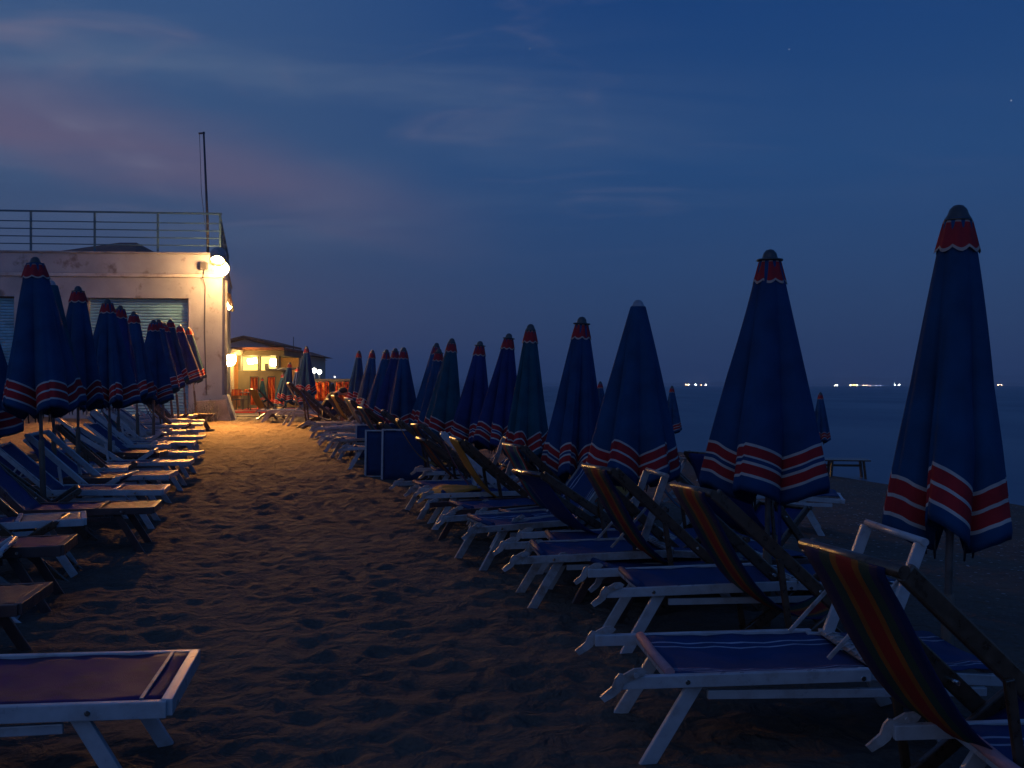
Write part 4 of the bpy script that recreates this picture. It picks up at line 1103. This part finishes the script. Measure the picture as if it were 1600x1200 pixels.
# ------------------------------------------------------------------ small far lamps
def street_lamp(px, py, d, r, st, label, colr=(1, .93, .8), base=.3):
    x, z = at(px, d), zat(py, d)
    o = thing('street_lamp', label, 'street lamp', (x, d, base), group='white street lamps beyond the booth')
    put('pole', MB().tube([(0, 0, -.3), (0, 0, z - base - r)], [.06, .04], 8).mesh('pole', M_DARKM), o)
    put('globe', MB().sphere((0, 0, z - base), r, n=14).mesh('globe', emit(f'street_{st}', colr, st)), o)
street_lamp(491, 579, 62, .16, 12, 'left one of the paired white street lamps', base=.3)
street_lamp(499, 581, 62, .15, 12, 'right one of the paired white street lamps', base=.3)
street_lamp(504, 588, 80, .07, 3, 'faint pale lamp between the pair and the far trees')
street_lamp(523, 589, 80, .07, 3, 'faint pale lamp standing alone over the booth end')
GL = 'lights of the town across the bay'
for k, (px, py, r, c, words) in enumerate((
        (1072, 602, 1.9, (1, .6, .3), 'small orange light left of the first shore cluster across the bay'), (1076, 602, 2.1, (1, .75, .5), 'second small light from the left across the bay'),
        (1087, 602, 3.0, (.9, 1, .9), 'bright white light of the shore cluster left of the broad parasol'), (1096, 602, 2.0, (1, .45, .2), 'orange light in the cluster left of the broad parasol'),
        (1103, 602, 2.4, (1, .95, .8), 'white light touching the broad parasol edge across the bay'),
        (1304, 603, 2.2, (1, .8, .45), 'left light of the small pair beside the small distant parasol'), (1308, 602.5, 2.6, (1, .95, .85), 'right light of the small pair beside the small distant parasol'),
        (1329, 602.5, 2.6, (1, .85, .5), 'left end light of the long orange shore string'), (1334, 602.5, 2.4, (1, .6, .15), 'second light of the long orange shore string'), (1339, 602.5, 3.0, (1, .75, .3), 'largest light of the long orange shore string'),
        (1349, 603, 1.8, (1, .5, .3), 'fourth light of the long orange shore string'), (1354, 603, 1.8, (1, .7, .5), 'fifth light of the long orange shore string'), (1360, 603, 1.5, (1, .5, .3), 'last light of the long orange shore string'),
        (1369, 603, 1.1, (.8, .8, 1), 'faint light right of the orange shore string'), (1376, 603, 1.2, (.8, .8, 1), 'faintest bluish light farther right of the shore string'),
        (1398, 602, 2.3, (.9, 1, .9), 'white light left of the bright pair before the tall parasol'), (1405, 602.5, 3.0, (1, 1, .9), 'bright white light nearest the tall parasol on its left'),
        (1560, 602, 2.2, (1, .55, .3), 'orange light at the right of the tall parasol'), (1565, 602, 1.8, (1, .6, .35), 'rightmost orange light across the bay'))):
    d = 3600; x, z = at(px, d), zat(py, d) + 2
    o = thing('shore_light', words, 'light', (x, d, z), group=GL)
    put('bulb', MB().sphere((0, 0, 0), r * .95, n=10).mesh('bulb', emit('shore_%02d' % k, c, 75)), o)
    put('mast', MB().tube([(0, 0, -r), (0, 0, -z - 3)], .3, 6).mesh('mast', M_DARKM), o)

# ------------------------------------------------------------------ seated person
def person():
    d = 24.4; x = at(507, d)
    g = gz(x, d)
    o = thing('person', 'person in a black shirt sitting hunched forward on a low deck chair', 'person', (x, d, g + .02), (0, 0, R_(20)))
    M_SKIN = pbr('skin', (.42, .24, .17), rough=.55, noise=.06)
    M_SHIRT = pbr('black_cloth', (.012, .011, .013), rough=.9, noise=.2)
    M_SHORT = pbr('dark_shorts', (.02, .025, .05), rough=.9)
    M_HAIR = pbr('dark_hair', (.014, .011, .01), rough=.7)
    def skin(name, verts, edges, radii, mat, parent, sub=2):
        me = bpy.data.meshes.new(name); me.from_pydata(verts, edges, []); me.materials.append(mat)
        ob = put(name, me, parent)
        ob.modifiers.new('skin', 'SKIN')
        me.skin_vertices.new() if not me.skin_vertices else None
        for v, r in zip(me.skin_vertices[0].data, radii): v.radius = (r, r) if not isinstance(r, tuple) else r
        me.skin_vertices[0].data[0].use_root = True
        sm = ob.modifiers.new('sub', 'SUBSURF'); sm.levels = sub; sm.render_levels = sub
        ob.modifiers['skin'].use_smooth_shade = True
        return ob
    V, E, Rr = [], [], []
    def add(p, r, par=None):
        V.append(p); Rr.append(r)
        if par is not None: E.append((par, len(V) - 1))
        return len(V) - 1
    pel = add((0, 0, .42), (.15, .13)); sp1 = add((.06, 0, .60), (.14, .12), pel); sp2 = add((.18, 0, .78), (.16, .12), sp1); nk0 = add((.28, 0, .88), (.10, .09), sp2)
    nk = add((.35, 0, .91), .055, nk0); hd1 = add((.41, 0, .93), (.075, .07), nk); hd2 = add((.48, 0, .93), (.09, .085), hd1); hd3 = add((.54, 0, .90), (.065, .07), hd2)
    nose = add((.575, 0, .885), .016, hd3)
    for s in (-1, 1):
        sh = add((.24, s * .18, .82), .065, nk0); el = add((.36, s * .24, .55), .042, sh); wr = add((.55, s * .13, .44), .028, el)
        pm = add((.60, s * .10, .42), (.036, .02), wr)
        for q, (dy, l) in enumerate(((-.026, .07), (-.009, .082), (.009, .078), (.026, .062))):
            f1 = add((.60 + .035, s * .10 + dy, .415), .0095, pm); f2 = add((.60 + .035 + l * .5, s * .10 + dy, .40), .009, f1); add((.60 + .03 + l * .8, s * .10 + dy, .37), .0075, f2)
        th_ = add((.61, s * (.10 - .035), .425), .011, pm); add((.645, s * (.10 - .055), .415), .009, th_)
        hp = add((.05, s * .10, .38), .09, pel); kn = add((.47, s * .14, .42), .062, hp); an = add((.45, s * .13, .09), .038, kn); ft = add((.52, s * .14, .035), .038, an); add((.64, s * .15, .025), .026, ft)
    skin('body', V, E, Rr, M_SKIN, o)
    skin('shirt', [(0, 0, .44), (.06, 0, .60), (.18, 0, .78), (.28, 0, .885), (.24, .18, .82), (.30, .215, .69), (.24, -.18, .82), (.30, -.215, .69)],
         [(0, 1), (1, 2), (2, 3), (3, 4), (4, 5), (3, 6), (6, 7)], [(.17, .15), (.165, .145), (.185, .145), (.115, .105), .08, .065, .08, .065], M_SHIRT, o)
    skin('shorts', [(0, 0, .41), (.05, .10, .38), (.36, .135, .41), (.05, -.10, .38), (.36, -.135, .41)], [(0, 1), (1, 2), (0, 3), (3, 4)], [(.165, .14), .105, .085, .105, .085], M_SHORT, o)
    put('hair', MB().sphere((.465, 0, .965), .105, (1.1, .95, .85), 18).mesh('hair', M_HAIR), o)
person()

# ------------------------------------------------------------------ haze between here and the far coast
hz = MB().box((-5200, -40, -8), (5800, 6400, 130))
m, t = newmat('haze')
v = N('ShaderNodeVolumePrincipled', t); v.inputs['Density'].default_value = 5e-4; v.inputs['Color'].default_value = (.9, .92, 1, 1); v.inputs['Anisotropy'].default_value = .0
o = N('ShaderNodeOutputMaterial', t); ln(v.outputs[0], o.inputs['Volume'], t)
put('haze', hz.mesh('haze', m), kind='stuff')
